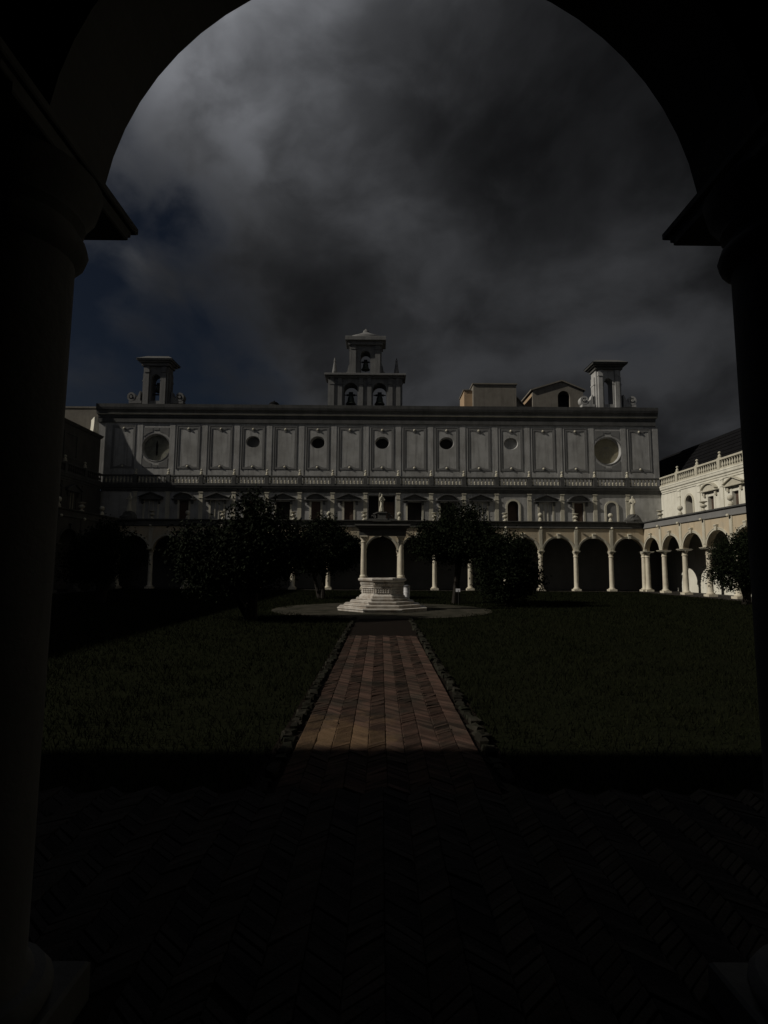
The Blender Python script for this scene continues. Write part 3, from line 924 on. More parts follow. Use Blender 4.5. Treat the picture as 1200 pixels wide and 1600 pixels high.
def pavilion(x, mat, trim, label, with_bell):
    t = thing('bell_tower', label, 'bell tower', (x, Y1 + 3.95, 16.37), group='twin bell pavilions on the far roof')
    obj('wall', pierced_wall(1.28, 0.0, 3.55, [(0, 0.46, 0.35, 2.35)], -0.55, 0.55), t, mat=mat)
    for sx in (-1, 1):
        obj('pilaster', MB().box(sx * 0.87 - 0.22, sx * 0.87 + 0.22, -0.70, -0.553, 0, 2.95, 0.02).box(sx * 0.87 - 0.26, sx * 0.87 + 0.26, -0.74, -0.553, 2.953, 3.05).box(sx * 0.87 - 0.24, sx * 0.87 + 0.24, -0.72, -0.553, 3.053, 3.5), t, mat=mat)
        obj('impost', MB().box(sx * 0.56 - 0.13, sx * 0.56 + 0.09, -0.60, -0.553, 2.25, 2.36), t, mat=mat)
        obj('side_pilaster', MB().box(*sorted((sx * 1.283, sx * 1.42)), -0.35, 0.35, 0.0, 2.95, 0.02).box(*sorted((sx * 1.283, sx * 1.46)), -0.4, 0.4, 2.2, 2.32), t, mat=mat)
        volute(t, sx * 2.15, sx, 0.15, mat, -0.45, 0.2)
    e = obj('entablature', MB().box(-1.42, 1.42, -0.78, 0.7, 3.553, 3.82, 0.01).box(-1.62, 1.62, -0.98, 0.9, 3.823, 3.95, 0.02).box(-1.80, 1.80, -1.15, 1.05, 3.953, 4.10, 0.02), t, mat=trim)
    rf = MB()
    rf.add([(-1.86, -1.2, 4.103), (1.86, -1.2, 4.103), (1.86, 1.1, 4.103), (-1.86, 1.1, 4.103), (-1.1, -0.3, 4.62), (1.1, -0.3, 4.62), (1.1, 0.3, 4.62), (-1.1, 0.3, 4.62)],
           [(3, 2, 1, 0), (4, 5, 6, 7), (0, 1, 5, 4), (1, 2, 6, 5), (2, 3, 7, 6), (3, 0, 4, 7)])
    obj('roof', rf, t, mat='cornice_stone')
    t.scale = (0.88, 1, 1)
    if with_bell:
        bell(t, 0.05, 0, 1.35, 0.95)
        obj('railing', MB().box(-0.44, 0.44, -0.1, -0.04, 1.0, 1.12), t, mat='dark')
    return t


pavilion(-20.6, 'grey_tower', 'grey_tower', 'dim bell pavilion with a hanging bell on the far roof, above the clock', True)
pavilion(20.6, 'grey_plaster', 'cornice_stone', 'pale empty bell pavilion with open arch on the far roof, above the sundial', False)

# central belfry
bt = thing('bell_tower', 'tall two tiered belfry with three bells in the middle of the far roof', 'bell tower', (-1.65, Y1 + 6.6, 16.37))
obj('lower_wall', pierced_wall(3.55, 0.0, 3.45, [(-1.38, 0.66, 0.1, 2.35), (1.38, 0.66, 0.1, 2.35)], -0.8, 0.8), bt, mat='grey_tower')
for x in (-3.15, -2.4, -0.4, 0.4, 2.4, 3.15):
    obj('pilaster', MB().box(x - 0.2, x + 0.2, -0.93, -0.803, 0, 2.8, 0.02).box(x - 0.24, x + 0.24, -0.96, -0.803, 2.803, 2.9).box(x - 0.2, x + 0.2, -0.93, -0.803, 2.903, 3.44), bt, mat='grey_tower')
obj('lower_cornice', MB().box(-3.66, 3.66, -1.0, 0.95, 3.453, 3.62).box(-3.88, 3.88, -1.25, 1.15, 3.623, 3.82, 0.02), bt, mat='grey_tower')
obj('upper_wall', pierced_wall(1.55, 3.823, 6.75, [(0, 0.47, 3.9, 5.75)], -0.7, 0.7), bt, mat='grey_tower')
for x in (-1.16, 1.16):
    obj('pilaster', MB().box(x - 0.24, x + 0.24, -0.82, -0.703, 3.825, 6.35, 0.02).box(x - 0.28, x + 0.28, -0.86, -0.703, 6.353, 6.45).box(x - 0.24, x + 0.24, -0.82, -0.703, 6.453, 6.74), bt, mat='grey_tower')
for sx in (-1, 1):
    m = MB().prism_xz([(sx * 1.555, 3.825), (sx * 2.0, 3.825), (sx * 1.95, 4.05), (sx * 1.75, 4.3), (sx * 1.65, 4.8), (sx * 1.555, 5.0)][::sx], -0.4, 0.4)
    obj('volute', m, bt, mat='grey_tower')
    obj('pinnacle', MB().box(-0.26, 0.26, -0.26, 0.26, 0, 0.3, 0.02).lathe([(0.3, 0.303), (0.22, 0.36), (0.25, 0.5), (0.09, 1.55), (0.12, 1.6), (0.10, 1.68), (0.03, 1.95)], 10), bt, (sx * 3.0, 0, 3.823), mat='grey_tower')
obj('upper_cornice', MB().box(-1.68, 1.68, -0.95, 0.9, 6.753, 7.1).box(-1.95, 1.95, -1.2, 1.1, 7.103, 7.5, 0.03), bt, mat='grey_tower')
cap = MB().lathe([(1.45, 7.503), (1.45, 7.78), (1.38, 7.86), (0.95, 8.02), (0.5, 8.2), (0.26, 8.34), (0.24, 8.5), (0.12, 8.6), (0.02, 8.72)], 20, sx=1.1, sy=0.6)
obj('dome_cap', cap, bt, mat='grey_tower', smooth=True)
bell(bt, -1.38, -0.3, 1.05, 1.35)
bell(bt, 1.38, -0.3, 1.05, 1.35)
bell(bt, 0, -0.2, 4.5, 1.15)

# ------------------------------------------------------------------ roof buildings right of the belfry
rh = thing('rooftop_house', 'plain flat roofed beige house on the roof right of the belfry', 'house', (11.5, Y1 + 9.5, 16.37))
obj('wall', MB().box(-2.2, 2.2, 0, 4, 0, 4.2), rh, mat='beige')
obj('wall', MB().box(-3.05, -2.203, 0.6, 3.6, 0, 3.75), rh, mat='orange')
obj('roof', MB().box(-2.3, 2.3, -0.1, 4.1, 4.203, 4.33).box(-3.15, -2.306, 0.5, 3.7, 3.753, 3.85), rh, mat='beige')
lt = MB().prism_xz([(2.21, 0), (4.0, 0), (4.0, 1.0), (2.21, 3.1)], 0.5, 3.5)
obj('lean_to', lt, rh, mat='beige')
lr = MB().prism_xz([(2.21, 3.1), (4.1, 0.9), (4.1, 1.02), (2.21, 3.22)], 0.3, 3.7)
obj('lean_to_roof', lr, rh, mat='beige')
ac = thing('air_conditioner', 'small grey machine standing on the roof before the beige house', 'machine', (10.3, Y1 + 8.6, 16.37))
obj('case', MB().box(-0.45, 0.45, -0.25, 0.25, 0.1, 0.85, 0.03), ac, mat='frame_grey')
obj('grille', MB().ring_xz(0, 0.48, 0.05, 0.28, 0, 2 * PI, -0.27, -0.253, 20), ac, mat='dark')
for sx in (-1, 1):
    obj('foot', MB().box(sx * 0.35 - 0.05, sx * 0.35 + 0.05, -0.2, 0.2, 0, 0.098), ac, mat='dark')
obj('pipe', MB().tube([(0.3, 0, 0.85), (0.3, 0, 1.1), (1.4, 0.1, 1.1), (1.4, 0.1, 0.02)], [0.05] * 4, 8), ac, mat='frame_grey')
gh = thing('gabled_house', 'low gabled house with a dark arched opening beside the right bell pavilion', 'house', (18.0, Y1 + 9.6, 16.37))
gw = pierced_wall(2.6, 0, 3.7, [(0.6, 0.62, 0.0, 3.02)], 0, 0.4)
obj('wall', gw, gh, mat='beige')
obj('gable', MB().prism_xz([(-2.6, 3.703), (2.6, 3.703), (0.4, 4.6)], 0, 0.4), gh, mat='beige')
obj('roof', MB().prism_xz([(-2.8, 3.62), (0.4, 4.62), (2.8, 3.62), (2.8, 3.75), (0.4, 4.77), (-2.8, 3.75)], -0.15, 4.0), gh, mat='beige')
obj('dark_room', MB().box(-0.6, 1.8, 1.2, 1.3, 0, 3.6), gh, mat='dark')
obj('side_wall', MB().box(-2.6, -2.3, 0.403, 4, 0, 3.6).box(2.3, 2.6, 0.403, 4, 0, 3.6), gh, mat='orange')
sk = thing('skylight', 'little dark domed skylight on the roof left of the belfry', 'skylight', (-9.9, Y1 + 3.9, 16.34))
obj('curb', MB().lathe([(0.55, 0), (0.55, 0.12)], 14), sk, mat='cornice_stone')
obj('dome', MB().lathe([(0.5, 0.122), (0.46, 0.3), (0.3, 0.45), (0.08, 0.52), (0.06, 0.6), (0.01, 0.62)], 14), sk, mat='slate', smooth=True)

# dark roof behind the right wing
rr_ = thing('slate_roof', 'long dark roof rising behind the balustrade of the right wing', 'roof', (HALF + 3.4, YC, 9.0))
m = MB()
ya, yb = -22.0, 33.0
m.add([(0.6, ya, 0), (0.6, yb, 0), (4.0, yb, 4.3), (4.0, ya, 4.3), (12, yb, 0), (12, ya, 0)], [(0, 3, 2, 1), (3, 5, 4, 2), (0, 1, 4, 5), (1, 2, 4), (0, 5, 3)])
obj('slope', m, rr_, mat='slate')
tile = MB().add([(0, -0.25, 0), (0, 0.25, 0), (0.52, 0.25, 0.0), (0.52, -0.25, 0.0), (0, -0.25, 0.04), (0, 0.25, 0.04)], [(4, 5, 2, 3), (0, 4, 3), (1, 2, 5), (0, 1, 5, 4)])
st = MB()
ang = math.atan2(4.3, 3.4)
for r_ in range(11):
    for c_ in range(int((yb - 8) / 0.52)):
        y = 8 + 0.52 * c_ + (0.26 if r_ % 2 else 0)
        for vs in [tile]:
            st.add([(0.6 + (r_ * 0.5 + x) * math.cos(ang) - (z + .01) * math.sin(ang), y + yy, (r_ * 0.5 + x) * math.sin(ang) + (z + .01) * math.cos(ang)) for x, yy, z in vs.v], vs.f)
o = obj('roof_slates', st, rr_, mat='slate')
o['kind'] = 'stuff'

# ------------------------------------------------------------------ attic, church flank and unseen shadow caster behind the left wing
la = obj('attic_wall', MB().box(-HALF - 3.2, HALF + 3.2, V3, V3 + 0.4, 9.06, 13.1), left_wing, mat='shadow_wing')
for k in range(-7, 8):
    m = MB()
    x = k * B
    for a, b_, c_, d_ in ((x - 1.0, x - 0.8, 10.4, 12.5), (x + 0.8, x + 1.0, 10.4, 12.5), (x - 0.8, x + 0.8, 12.32, 12.5), (x - 0.8, x + 0.8, 10.4, 10.55)):
        m.box(a, b_, V3 - 0.06, V3 - 0.003, c_, d_)
    obj('panel_frame', m, left_wing, mat='piperno')
obj('attic_cornice', MB().extrude_x([(V3 + 0.4, 13.103), (V3 - 0.1, 13.103), (V3 - 0.2, 13.2), (V3 - 0.3, 13.32), (V3 + 0.4, 13.32)], -HALF - 3.2, HALF + 3.2), left_wing, mat='piperno')

ch = thing('church_flank', 'tall beige church flank with a white buttress at the left end of the far roof', 'building', (-HALF - 3.4, Y1 + 3.4, 0))
obj('end_wall', MB().box(-6.5, -1.15, 1.6, 1.95, 5, 16.45).box(-6.5, -1.1, 1.55, 2.0, 16.453, 16.6), ch, mat='beige')
# unseen wall added to cast the curved facade shadow, top profile (y, z)
prof_y = [(-47, 9), (-0.95, 9), (-0.95, 18.7), (-1.12, 18.1), (-1.26, 17.1), (-1.5, 16.15), (-1.8, 15.75), (-2.15, 16.1), (-2.6, 16.5), (-47, 16.6)]
n = len(prof_y)
v = [(-3.9, y, z) for y, z in prof_y] + [(-3.4, y, z) for y, z in prof_y]
f = [tuple(range(n)), tuple(range(n, 2 * n))[::-1]] + [(i, i + n, (i + 1) % n + n, (i + 1) % n) for i in range(n)]
obj('shadow_caster_wall', MB().add(v, f), ch, mat='beige')
for k in range(9):
    obj('shadow_caster_strip', MB().box(-3.398, -3.25, -4.2 - 5 * k, -3.5 - 5 * k, 9, 16.3, 0.02), ch, mat='beige')
m = MB().add([(-4.0, -47, 16.5), (-4.0, -3, 16.5), (-9, -3, 18.6), (-9, -47, 18.6)], [(0, 3, 2, 1)])
m.add([(-4.0, -3.0, 9), (-4.0, -3.0, 16.5), (-9, -3.0, 18.6), (-9, -3.0, 9)], [(0, 1, 2, 3)])
obj('shadow_caster_roof', m, ch, mat='slate')  # unseen roof added behind the shadow-casting wall
# white curved buttress and the rounded coping beside it
bm_ = MB()
cx, cz = -2.9, 14.9
for k in range(10):
    a0_, a1_ = R(-42 + 5 * k), R(-37 + 5 * k)
    bm_.prism_xz([(cx + 1.4 * math.cos(a0_), cz + 1.4 * math.sin(a0_)), (cx + 2.4 * math.cos(a0_), cz + 2.4 * math.sin(a0_)), (cx + 2.4 * math.cos(a1_), cz + 2.4 * math.sin(a1_)), (cx + 1.4 * math.cos(a1_), cz + 1.4 * math.sin(a1_))], -0.3, 0.3)
ca_, sa_ = math.cos(R(-48)), math.sin(R(-48))
bm_.v = [((x + 0.8) * ca_ - y * sa_ - 0.8, (x + 0.8) * sa_ + y * ca_ + 0.5, z) for x, y, z in bm_.v]
obj('buttress', bm_, ch, mat='plaster')
obj('coping_bump', MB().lathe([(0.55, 13.0), (0.55, 13.6), (0.45, 13.85), (0.2, 14.0), (0.02, 14.05)], 14, (-1.9, 0.3, 0)), ch, mat='plaster', smooth=True)


# ------------------------------------------------------------------ statues
def skin_figure(name, parent, mat, joints, edges, loc, rz=0, scale=1.0, extra=None):
    me = bpy.data.meshes.new(name)
    me.from_pydata([j[:3] for j in joints], edges, [])
    tmp = bpy.data.objects.new(name + '_tmp', me)
    COL.objects.link(tmp)
    sk_ = tmp.modifiers.new('skin', 'SKIN')
    sv = me.skin_vertices[0].data if me.skin_vertices else None
    if sv is None:
        me.attributes.new('s', 'FLOAT', 'POINT')
    for i, j in enumerate(joints):
        sv[i].radius = (j[3], j[4] if len(j) > 4 else j[3])
    sv[0].use_root = True
    sk_.use_smooth_shade = True
    ss = tmp.modifiers.new('sub', 'SUBSURF')
    ss.levels = ss.render_levels = 2
    dg = bpy.context.evaluated_depsgraph_get()
    dg.update()
    ev = tmp.evaluated_get(dg)
    m2 = bpy.data.meshes.new_from_object(ev)
    m2.name = name
    COL.objects.unlink(tmp)
    bpy.data.objects.remove(tmp)
    m2.materials.clear()
    m2.materials.append(M[mat])
    return obj(name, m2, parent, loc, (0, 0, rz), (scale,) * 3)


def saint(parent, loc, rz=0.0, s=1.0, mirror=1):
    k = mirror
    J = [(0, 0, 0.78, 0.17, 0.14),      # 0 pelvis
         (0, 0.0, 1.02, 0.16, 0.12),    # 1 waist
         (0, 0.0, 1.28, 0.19, 0.13),    # 2 chest
         (0, 0.0, 1.42, 0.08, 0.07),    # 3 neck
         (0.01, -0.02, 1.52, 0.085, 0.09),   # 4 head
         (0.01, -0.01, 1.64, 0.065, 0.075),  # 5 crown
         (-0.15 * k, 0, 1.30, 0.085),   # 6 shoulder
         (-0.22 * k, -0.04, 1.04, 0.075),    # 7 elbow
         (-0.10 * k, -0.20, 1.00, 0.05),    # 8 hand
         (0.15 * k, 0, 1.30, 0.085),    # 9
         (0.23 * k, -0.06, 1.06, 0.075),     # 10
         (0.16 * k, -0.24, 1.14, 0.05),     # 11
         (-0.03, 0.0, 0.45, 0.23, 0.19),     # 12 robe
         (-0.02, 0.0, 0.10, 0.27, 0.22),     # 13 hem
         (-0.02, 0.0, 0.02, 0.28, 0.23)]
    E = [(0, 1), (1, 2), (2, 3), (3, 4), (4, 5), (2, 6), (6, 7), (7, 8), (2, 9), (9, 10), (10, 11), (0, 12), (12, 13), (13, 14)]
    return skin_figure('figure', parent, 'archivolt', J, E, loc, rz, s)


def statue(label, loc, kind, rz=0.0):
    t = thing('statue', label, 'statue', loc, rz)
    if kind == 'centre':
        pm = MB().box(-0.34, 0.34, -0.26, 0.26, 0, 0.55, 0.02).box(-0.42, 0.42, -0.32, 0.32, 0.553, 0.66, 0.02).box(-0.46, 0.46, -0.34, 0.34, -0.0, 0.12, 0.01)
        obj('pedestal', pm, t, mat='piperno')
        for sx in (-1, 1):
            m = MB()
            pts = []
            for q in range(26):
                u = q / 25
                a = PI * 0.5 + sx * (0) + u * PI * 2.6
                rr = 0.24 - 0.17 * u
                pts.append((sx * (0.72 + rr * math.cos(a)), 0, 0.27 + rr * math.sin(a)))
            m.tube([(sx * 0.40, 0, 0.62), (sx * 0.52, 0, 0.55)] + pts, [0.055] * 28, 6)
            m.box(*sorted((sx * 0.45, sx * 1.25)), -0.2, 0.2, 0.0, 0.1, 0.01)
            obj('scroll', m, t, mat='piperno')
        saint(t, (0, 0, 0.66), 0.5, 0.92)
        # crozier
        m = MB().tube([(-0.24, -0.22, 0.70), (-0.22, -0.22, 2.1)] + [(-0.22 + 0.09 * (1 - math.cos(a)), -0.22, 2.1 + 0.09 * math.sin(a) * 1.3) for a in [PI * q / 8 for q in range(1, 11)]], [0.018] * 12, 6)
        obj('staff', m, t, mat='archivolt')
    else:
        r = random.Random(9)
        m = MB().lathe([(0.72, 0), (0.70, 0.15), (0.55, 0.32), (0.42, 0.52), (0.30, 0.62)], 14)
        m.v = [(x + r.uniform(-.06, .06), y * 0.6 + r.uniform(-.04, .04), z + r.uniform(-.03, .03) if z > 0.01 else 0) for x, y, z in m.v]
        obj('rock_base', m, t, mat='piperno')
        saint(t, (0, 0, 0.56), -0.5, 0.98, -1)
    return t


statue('pale saint statue with staff on a scrolled pedestal above the central far arch', (0, Y1 - 0.14, Z_TERR + 0.003), 'centre')
statue('pale saint statue on a rocky base in the right corner of the terrace', (HALF - 0.95, Y1 - 0.0, Z_TERR + 0.003), 'corner')
statue('shaded saint statue on a rocky base in the left corner of the terrace', (-HALF + 0.95, Y1 - 0.0, Z_TERR + 0.003), 'corner')
# slab carrying the central statue
for sx in (-1, 0, 1):
    obj('terrace_pad', MB().box(sx * (HALF - 0.95) - 0.75, sx * (HALF - 0.95) + 0.75, -0.5, 0.75, 5.54 + 0.02, Z_TERR + 0.002), far_wing, mat='piperno')

# ------------------------------------------------------------------ the well
well = thing('stone_well', 'octagonal carved marble well with two columns and a beam on stepped base', 'well', (0, YC, 0))
for k, (r_, z0, z1) in enumerate([(2.0, -0.03, 0.11), (1.72, 0.112, 0.235), (1.44, 0.237, 0.36), (1.18, 0.362, 0.475)]):
    obj('step', MB().lathe([(r_ - 0.03, z0), (r_ - 0.03, z1 - 0.05), (r_, z1 - 0.045), (r_, z1 - 0.01), (r_ - 0.015, z1)], 8, off=PI / 8), well, mat='well_stone')
dr = MB().lathe([(1.04, 0.478), (1.04, 0.56), (0.98, 0.60), (0.93, 0.64), (0.93, 0.95), (0.97, 0.98), (0.98, 1.14), (1.05, 1.19)], 8, off=PI / 8)
drum = obj('drum', dr, well, mat='well_stone')
rim = MB()
pr = [(0.74, 1.193), (1.08, 1.193), (1.10, 1.25), (1.06, 1.30), (0.74, 1.30)]
n = 8
v, f = [], []
for k in range(n):
    a = PI / 8 + 2 * PI * k / n
    for r_, z in pr:
        v.append((r_ * math.cos(a), r_ * math.sin(a), z))
for k in range(n):
    for j in range(5):
        a, b_ = 5 * k + j, 5 * k + (j + 1) % 5
        c_, d_ = 5 * ((k + 1) % n) + (j + 1) % 5, 5 * ((k + 1) % n) + j
        f.append((a, d_, c_, b_))
obj('rim', rim.add(v, f), well, mat='well_stone')
obj('well_mouth', MB().lathe([(0.75, 1.19), (0.75, 1.2)], 16), well, mat='dark')
# carved relief on each face of the drum
for k in range(8):
    a = 2 * PI * k / 8
    rel = MB()
    rr = random.Random(k)
    for q in range(9):       # leaf frieze
        x = -0.30 + 0.075 * q
        rel.lathe([(0.002, -0.06), (0.03, -0.02), (0.034, 0.02), (0.002, 0.06)], 6, (x, 0, 1.07))
    for q in range(6):
        x = -0.25 + 0.1 * q
        rel.lathe([(0.002, -0.10), (0.04, -0.05), (0.02, 0.0), (0.045, 0.04), (0.002, 0.10)], 6, (x + rr.uniform(-.01, .01), 0.04, 0.77))
    rel.box(-0.33, 0.33, 0.0, 0.06, 0.88, 0.915, 0.006)
    o = obj('carved_panel', rel, drum, (math.cos(a) * 0.905, math.sin(a) * 0.905, 0), (0, 0, a + PI / 2), mat='well_stone')
for sx in (-1, 1):
    p = [(0.155, 1.303), (0.155, 1.34), (0.165, 1.36), (0.15, 1.40), (0.12, 1.43), (0.125, 1.46), (0.122, 1.9), (0.105, 2.78), (0.125, 2.80), (0.125, 2.84), (0.108, 2.86), (0.11, 2.92), (0.16, 3.0), (0.17, 3.03)]
    c = obj('column', MB().lathe(p, 18), well, (sx * 0.80, 0, 0), mat='marble', smooth=True)
    obj('abacus', MB().box(-0.18, 0.18, -0.18, 0.18, 3.032, 3.085, 0.01), c, mat='marble')
obj('beam', MB().box(-1.0, 1.0, -0.17, 0.17, 3.088, 3.30, 0.01).box(-1.03, 1.03, -0.2, 0.2, 3.303, 3.42, 0.01).box(-1.12, 1.12, -0.29, 0.29, 3.423, 3.49, 0.012).box(-1.18, 1.18, -0.34, 0.34, 3.493, 3.56, 0.012), well, mat='piperno')
obj('pulley', MB().ring_xz(0, 2.95, 0.05, 0.13, 0, 2 * PI, -0.03, 0.03, 16).box(-0.015, 0.015, -0.05, 0.05, 2.94, 3.087), well, mat='dark')

bk = thing('bin', 'white ribbed bin standing right behind the well steps', 'bin', (1.13, YC + 1.78, -0.02))
bk.scale = (1, 1, 1.29)
obj('body', MB().lathe([(0.125, 0), (0.13, 0.01), (0.135, 0.22), (0.147, 0.23), (0.147, 0.25), (0.138, 0.26), (0.142, 0.48), (0.153, 0.49), (0.153, 0.51), (0.144, 0.52), (0.146, 0.68)], 20), bk, mat='white_plastic', smooth=True)
obj('lid', MB().lathe([(0.16, 0.682), (0.16, 0.72), (0.12, 0.75), (0.03, 0.765)], 20), bk, mat='metal', smooth=True)


# ------------------------------------------------------------------ trees
def tree(label, base, lobes, nleaf, trunk_h, seed, leaf=0.13, stems=3, lean=(0, 0), name='evergreen_tree', group='evergreen trees on the lawn'):
    """lobes: (x,y,z,rx,ry,rz) ellipsoids relative to the base"""
    r = np.random.default_rng(seed)
    pr = random.Random(seed)
    t = thing(name, label, 'tree' if name != 'shrub' else 'shrub', base, 0, group)
    tk = MB()
    for s_ in range(stems):
        lb = lobes[s_ % len(lobes)]
        a = 2 * PI * s_ / stems + seed
        p0 = Vector((0.10 * math.cos(a), 0.10 * math.sin(a), -0.08))
        p3 = Vector((lb[0] * 0.8 + 0.2 * math.cos(a), lb[1] * 0.8 + 0.2 * math.sin(a), lb[2]))
        p1 = p0.lerp(p3, 0.35) + Vector((pr.uniform(-.12, .12), pr.uniform(-.12, .12), 0.1))
        p2 = p0.lerp(p3, 0.7) + Vector((pr.uniform(-.15, .15), pr.uniform(-.15, .15), 0.1))
        tk.tube([p0, p0.lerp(p1, 0.5), p1, p2, p3], [0.15, 0.115, 0.10, 0.07, 0.03], 8)
        for b_ in range(4):
            q0 = p1.lerp(p3, pr.uniform(0.2, 0.8))
            lb2 = pr.choice(lobes)
            q1 = Vector((lb2[0] + pr.uniform(-.6, .6) * lb2[3], lb2[1] + pr.uniform(-.6, .6) * lb2[4], lb2[2] + pr.uniform(-.5, .6) * lb2[5]))
            tk.tube([q0, q0.lerp(q1, 0.5) + Vector((0, 0, 0.08)), q1], [0.045, 0.03, 0.012], 6)
    obj('trunk', tk, t, mat='bark', smooth=True)
    # leaves gathered in clumps
    vol = np.array([l[3] * l[4] * l[5] for l in lobes])
    vol = vol / vol.sum()
    P = []
    for l, w_ in zip(lobes, vol):
        nc = max(6, int(nleaf * w_ / 26))
        d = r.normal(size=(nc, 3))
        d /= np.linalg.norm(d, axis=1)[:, None]
        rad = r.uniform(0.25, 1.0, nc) ** 0.45 * r.uniform(0.82, 1.12, nc)
        cc = np.array(l[:3]) + d * rad[:, None] * np.array(l[3:6])
        for c_ in cc:
            k = int(r.integers(16, 36))
            P.append(c_ + r.normal(size=(k, 3)) * np.array([0.17, 0.17, 0.13]) * (0.8 + 0.5 * r.random()))
    P = np.concatenate(P)
    P = P[P[:, 2] > 0.12]
    N = len(P)
    u = r.normal(size=(N, 3))
    u[:, 2] -= 0.3
    u /= np.linalg.norm(u, axis=1)[:, None]
    w_ = np.cross(u, r.normal(size=(N, 3)))
    w_ /= np.linalg.norm(w_, axis=1)[:, None]
    L = (leaf * r.uniform(0.7, 1.3, N))[:, None]
    V = np.stack([P, P + u * L * 0.5 + w_ * L * 0.24, P + u * L, P + u * L * 0.5 - w_ * L * 0.24], 1).reshape(-1, 3)
    me = bpy.data.meshes.new('crown')
    me.vertices.add(4 * N)
    me.vertices.foreach_set('co', V.ravel())
    me.loops.add(4 * N)
    me.loops.foreach_set('vertex_index', np.arange(4 * N, dtype=np.int32))
    me.polygons.add(N)
    me.polygons.foreach_set('loop_start', np.arange(0, 4 * N, 4, dtype=np.int32))
    me.materials.append(M['leaf'])
    me.update()
    me.validate()
    obj('crown', me, t)
    return t


tree('big dark evergreen tree left of the path with low spreading crown', (-4.4, 18.7, -0.03),
     [(0.0, 0, 2.3, 1.5, 1.4, 1.3), (0.0, 0.1, 3.5, 0.75, 0.8, 0.8), (-1.5, 0.2, 2.0, 1.2, 1.2, 1.15), (1.0, 0, 2.4, 1.0, 1.0, 1.0), (-0.4, -0.4, 1.6, 1.6, 1.2, 0.7), (-2.2, 0.3, 2.5, 0.7, 0.7, 0.6)], 24000, 1.0, 11, stems=4)
tree('rounded dark tree behind on the left, beside the well', (-3.5, 32.5, -0.03),
     [(0, 0, 2.9, 2.1, 2.0, 1.5), (0.0, 0, 4.0, 1.0, 1.0, 0.9), (-1.1, 0.3, 2.6, 1.3, 1.3, 1.1), (1.2, 0, 2.8, 1.2, 1.2, 1.2)], 20000, 1.2, 12, stems=3, leaf=0.15)
tree('broad round dark tree right of the well with a white tag below', (3.75, 28.3, -0.03),
     [(0.2, 0, 3.2, 2.2, 2.0, 1.2), (0.3, 0, 4.3, 1.3, 1.2, 0.75), (-1.2, 0, 3.0, 1.2, 1.2, 0.95), (1.8, 0.1, 2.9, 1.2, 1.2, 1.0)], 22000, 1.2, 13, stems=2, leaf=0.14)
tree('low dense bushy tree right of the broad round tree', (6.0, 26.2, -0.03),
     [(-0.9, 0.2, 2.5, 1.1, 1.0, 0.9), (1.0, 0.2, 1.2, 0.7, 0.7, 0.7), (-0.2, 0, 1.7, 1.5, 1.3, 1.35), (0.0, 0, 2.7, 1.05, 0.9, 0.8), (-0.3, 0, 0.9, 1.2, 1.1, 0.8), (0.6, 0.1, 1.5, 0.9, 0.9, 1.0)], 17000, 0.6, 14, stems=3)
tree('tree at the right edge before the sunlit arches', (18.7, 28.6, -0.03),
     [(0, 0, 2.3, 1.5, 1.4, 1.3), (0.8, 0, 3.0, 1.2, 1.2, 0.9), (-0.6, 0, 1.5, 1.1, 1.1, 0.8)], 17000, 0.8, 15, stems=3)
tree('shaded tree on the far left lawn before the left arches', (-13.5, 27.0, -0.03),
     [(0, 0, 2.3, 1.7, 1.6, 1.3), (0.4, 0, 3.2, 1.0, 1.0, 0.8), (-0.9, 0, 1.9, 1.1, 1.1, 0.9)], 13000, 0.8, 16, stems=3)

sg = thing('plant_sign', 'small white plant sign on a stake under the broad round tree', 'sign', (3.75, 27.4, -0.03))
obj('plate', MB().box(-0.11, 0.11, -0.02, -0.008, 0.62, 0.78, 0.003), sg, (0, 0, 0), (R(-12), 0, 0), mat='white_plastic')
obj('stake', MB().box(-0.015, 0.015, -0.005, 0.01, -0.05, 0.70), sg, mat='metal')


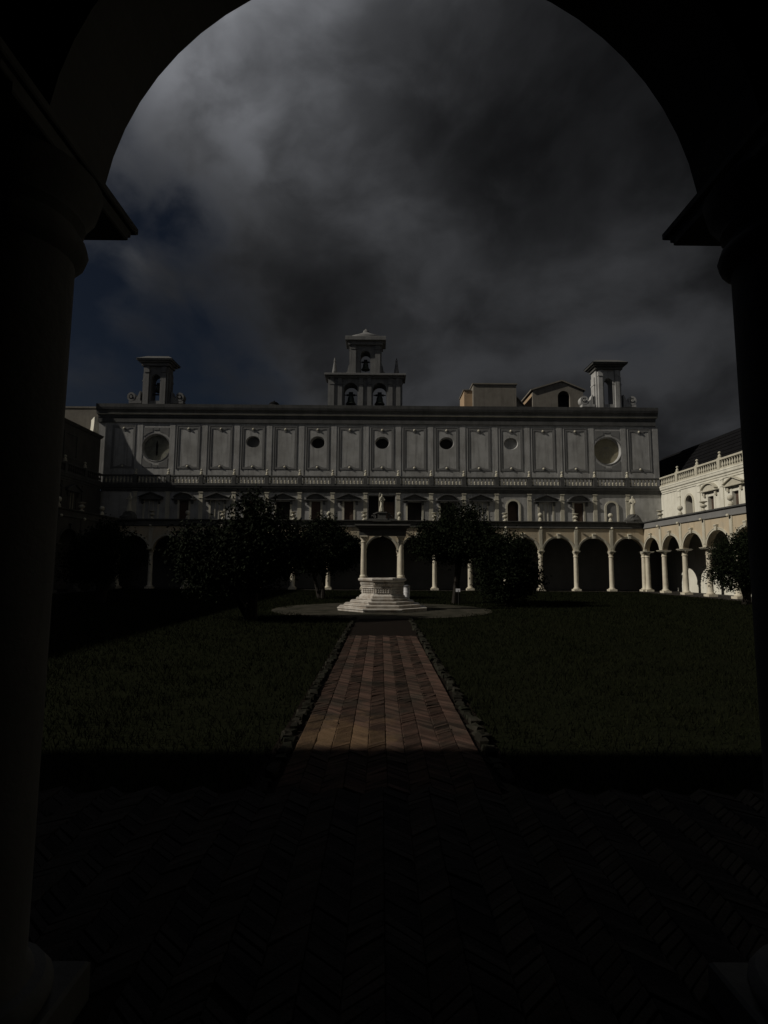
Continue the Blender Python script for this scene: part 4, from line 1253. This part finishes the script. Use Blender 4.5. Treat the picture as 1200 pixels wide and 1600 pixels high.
# ------------------------------------------------------------------ grass
def grass(name, label, x0, x1, y0, y1, n, seed, hgt):
    r = np.random.default_rng(seed)
    # density falls with distance so that blades stay about as dense in the picture
    u = r.random(n)
    y = y0 * (y1 / y0) ** u
    x = r.uniform(x0, x1, n)
    keep = np.hypot(x, y - YC) > plaza_r + 0.45 * np.sin(7 * np.arctan2(y - YC, x)) * np.sin(3.3 * np.arctan2(y - YC, x) + 1) - 0.15
    x, y = x[keep], y[keep]
    n = len(x)
    s = 0.6 + 0.045 * y
    tuft = 0.6 + 0.8 * (np.sin(x * 3.1 + np.sin(y * 2.3) * 2) * np.sin(y * 2.7 + 1.3 * np.sin(x * 1.7)) * 0.5 + 0.5)
    h = hgt * r.uniform(0.5, 1.25, n) * tuft * (0.8 + 0.012 * y)
    a = r.uniform(0, 2 * PI, n)
    w = 0.006 * s * r.uniform(0.7, 1.4, n)
    lx, ly = r.normal(size=n) * h * 0.5, r.normal(size=n) * h * 0.5
    z0 = np.full(n, -0.04)
    ca, sa = np.cos(a) * w, np.sin(a) * w
    V = np.stack([np.stack([x - ca, y - sa, z0], 1), np.stack([x + ca, y + sa, z0], 1), np.stack([x + lx, y + ly, z0 + h], 1)], 1).reshape(-1, 3)
    me = bpy.data.meshes.new(name)
    me.vertices.add(3 * n)
    me.vertices.foreach_set('co', V.ravel())
    me.loops.add(3 * n)
    me.loops.foreach_set('vertex_index', np.arange(3 * n, dtype=np.int32))
    me.polygons.add(n)
    me.polygons.foreach_set('loop_start', np.arange(0, 3 * n, 3, dtype=np.int32))
    me.materials.append(M['grass'])
    me.update()
    me.validate()
    o = obj(name, me)
    o['kind'] = 'stuff'
    o['label'] = label
    o['category'] = 'grass'


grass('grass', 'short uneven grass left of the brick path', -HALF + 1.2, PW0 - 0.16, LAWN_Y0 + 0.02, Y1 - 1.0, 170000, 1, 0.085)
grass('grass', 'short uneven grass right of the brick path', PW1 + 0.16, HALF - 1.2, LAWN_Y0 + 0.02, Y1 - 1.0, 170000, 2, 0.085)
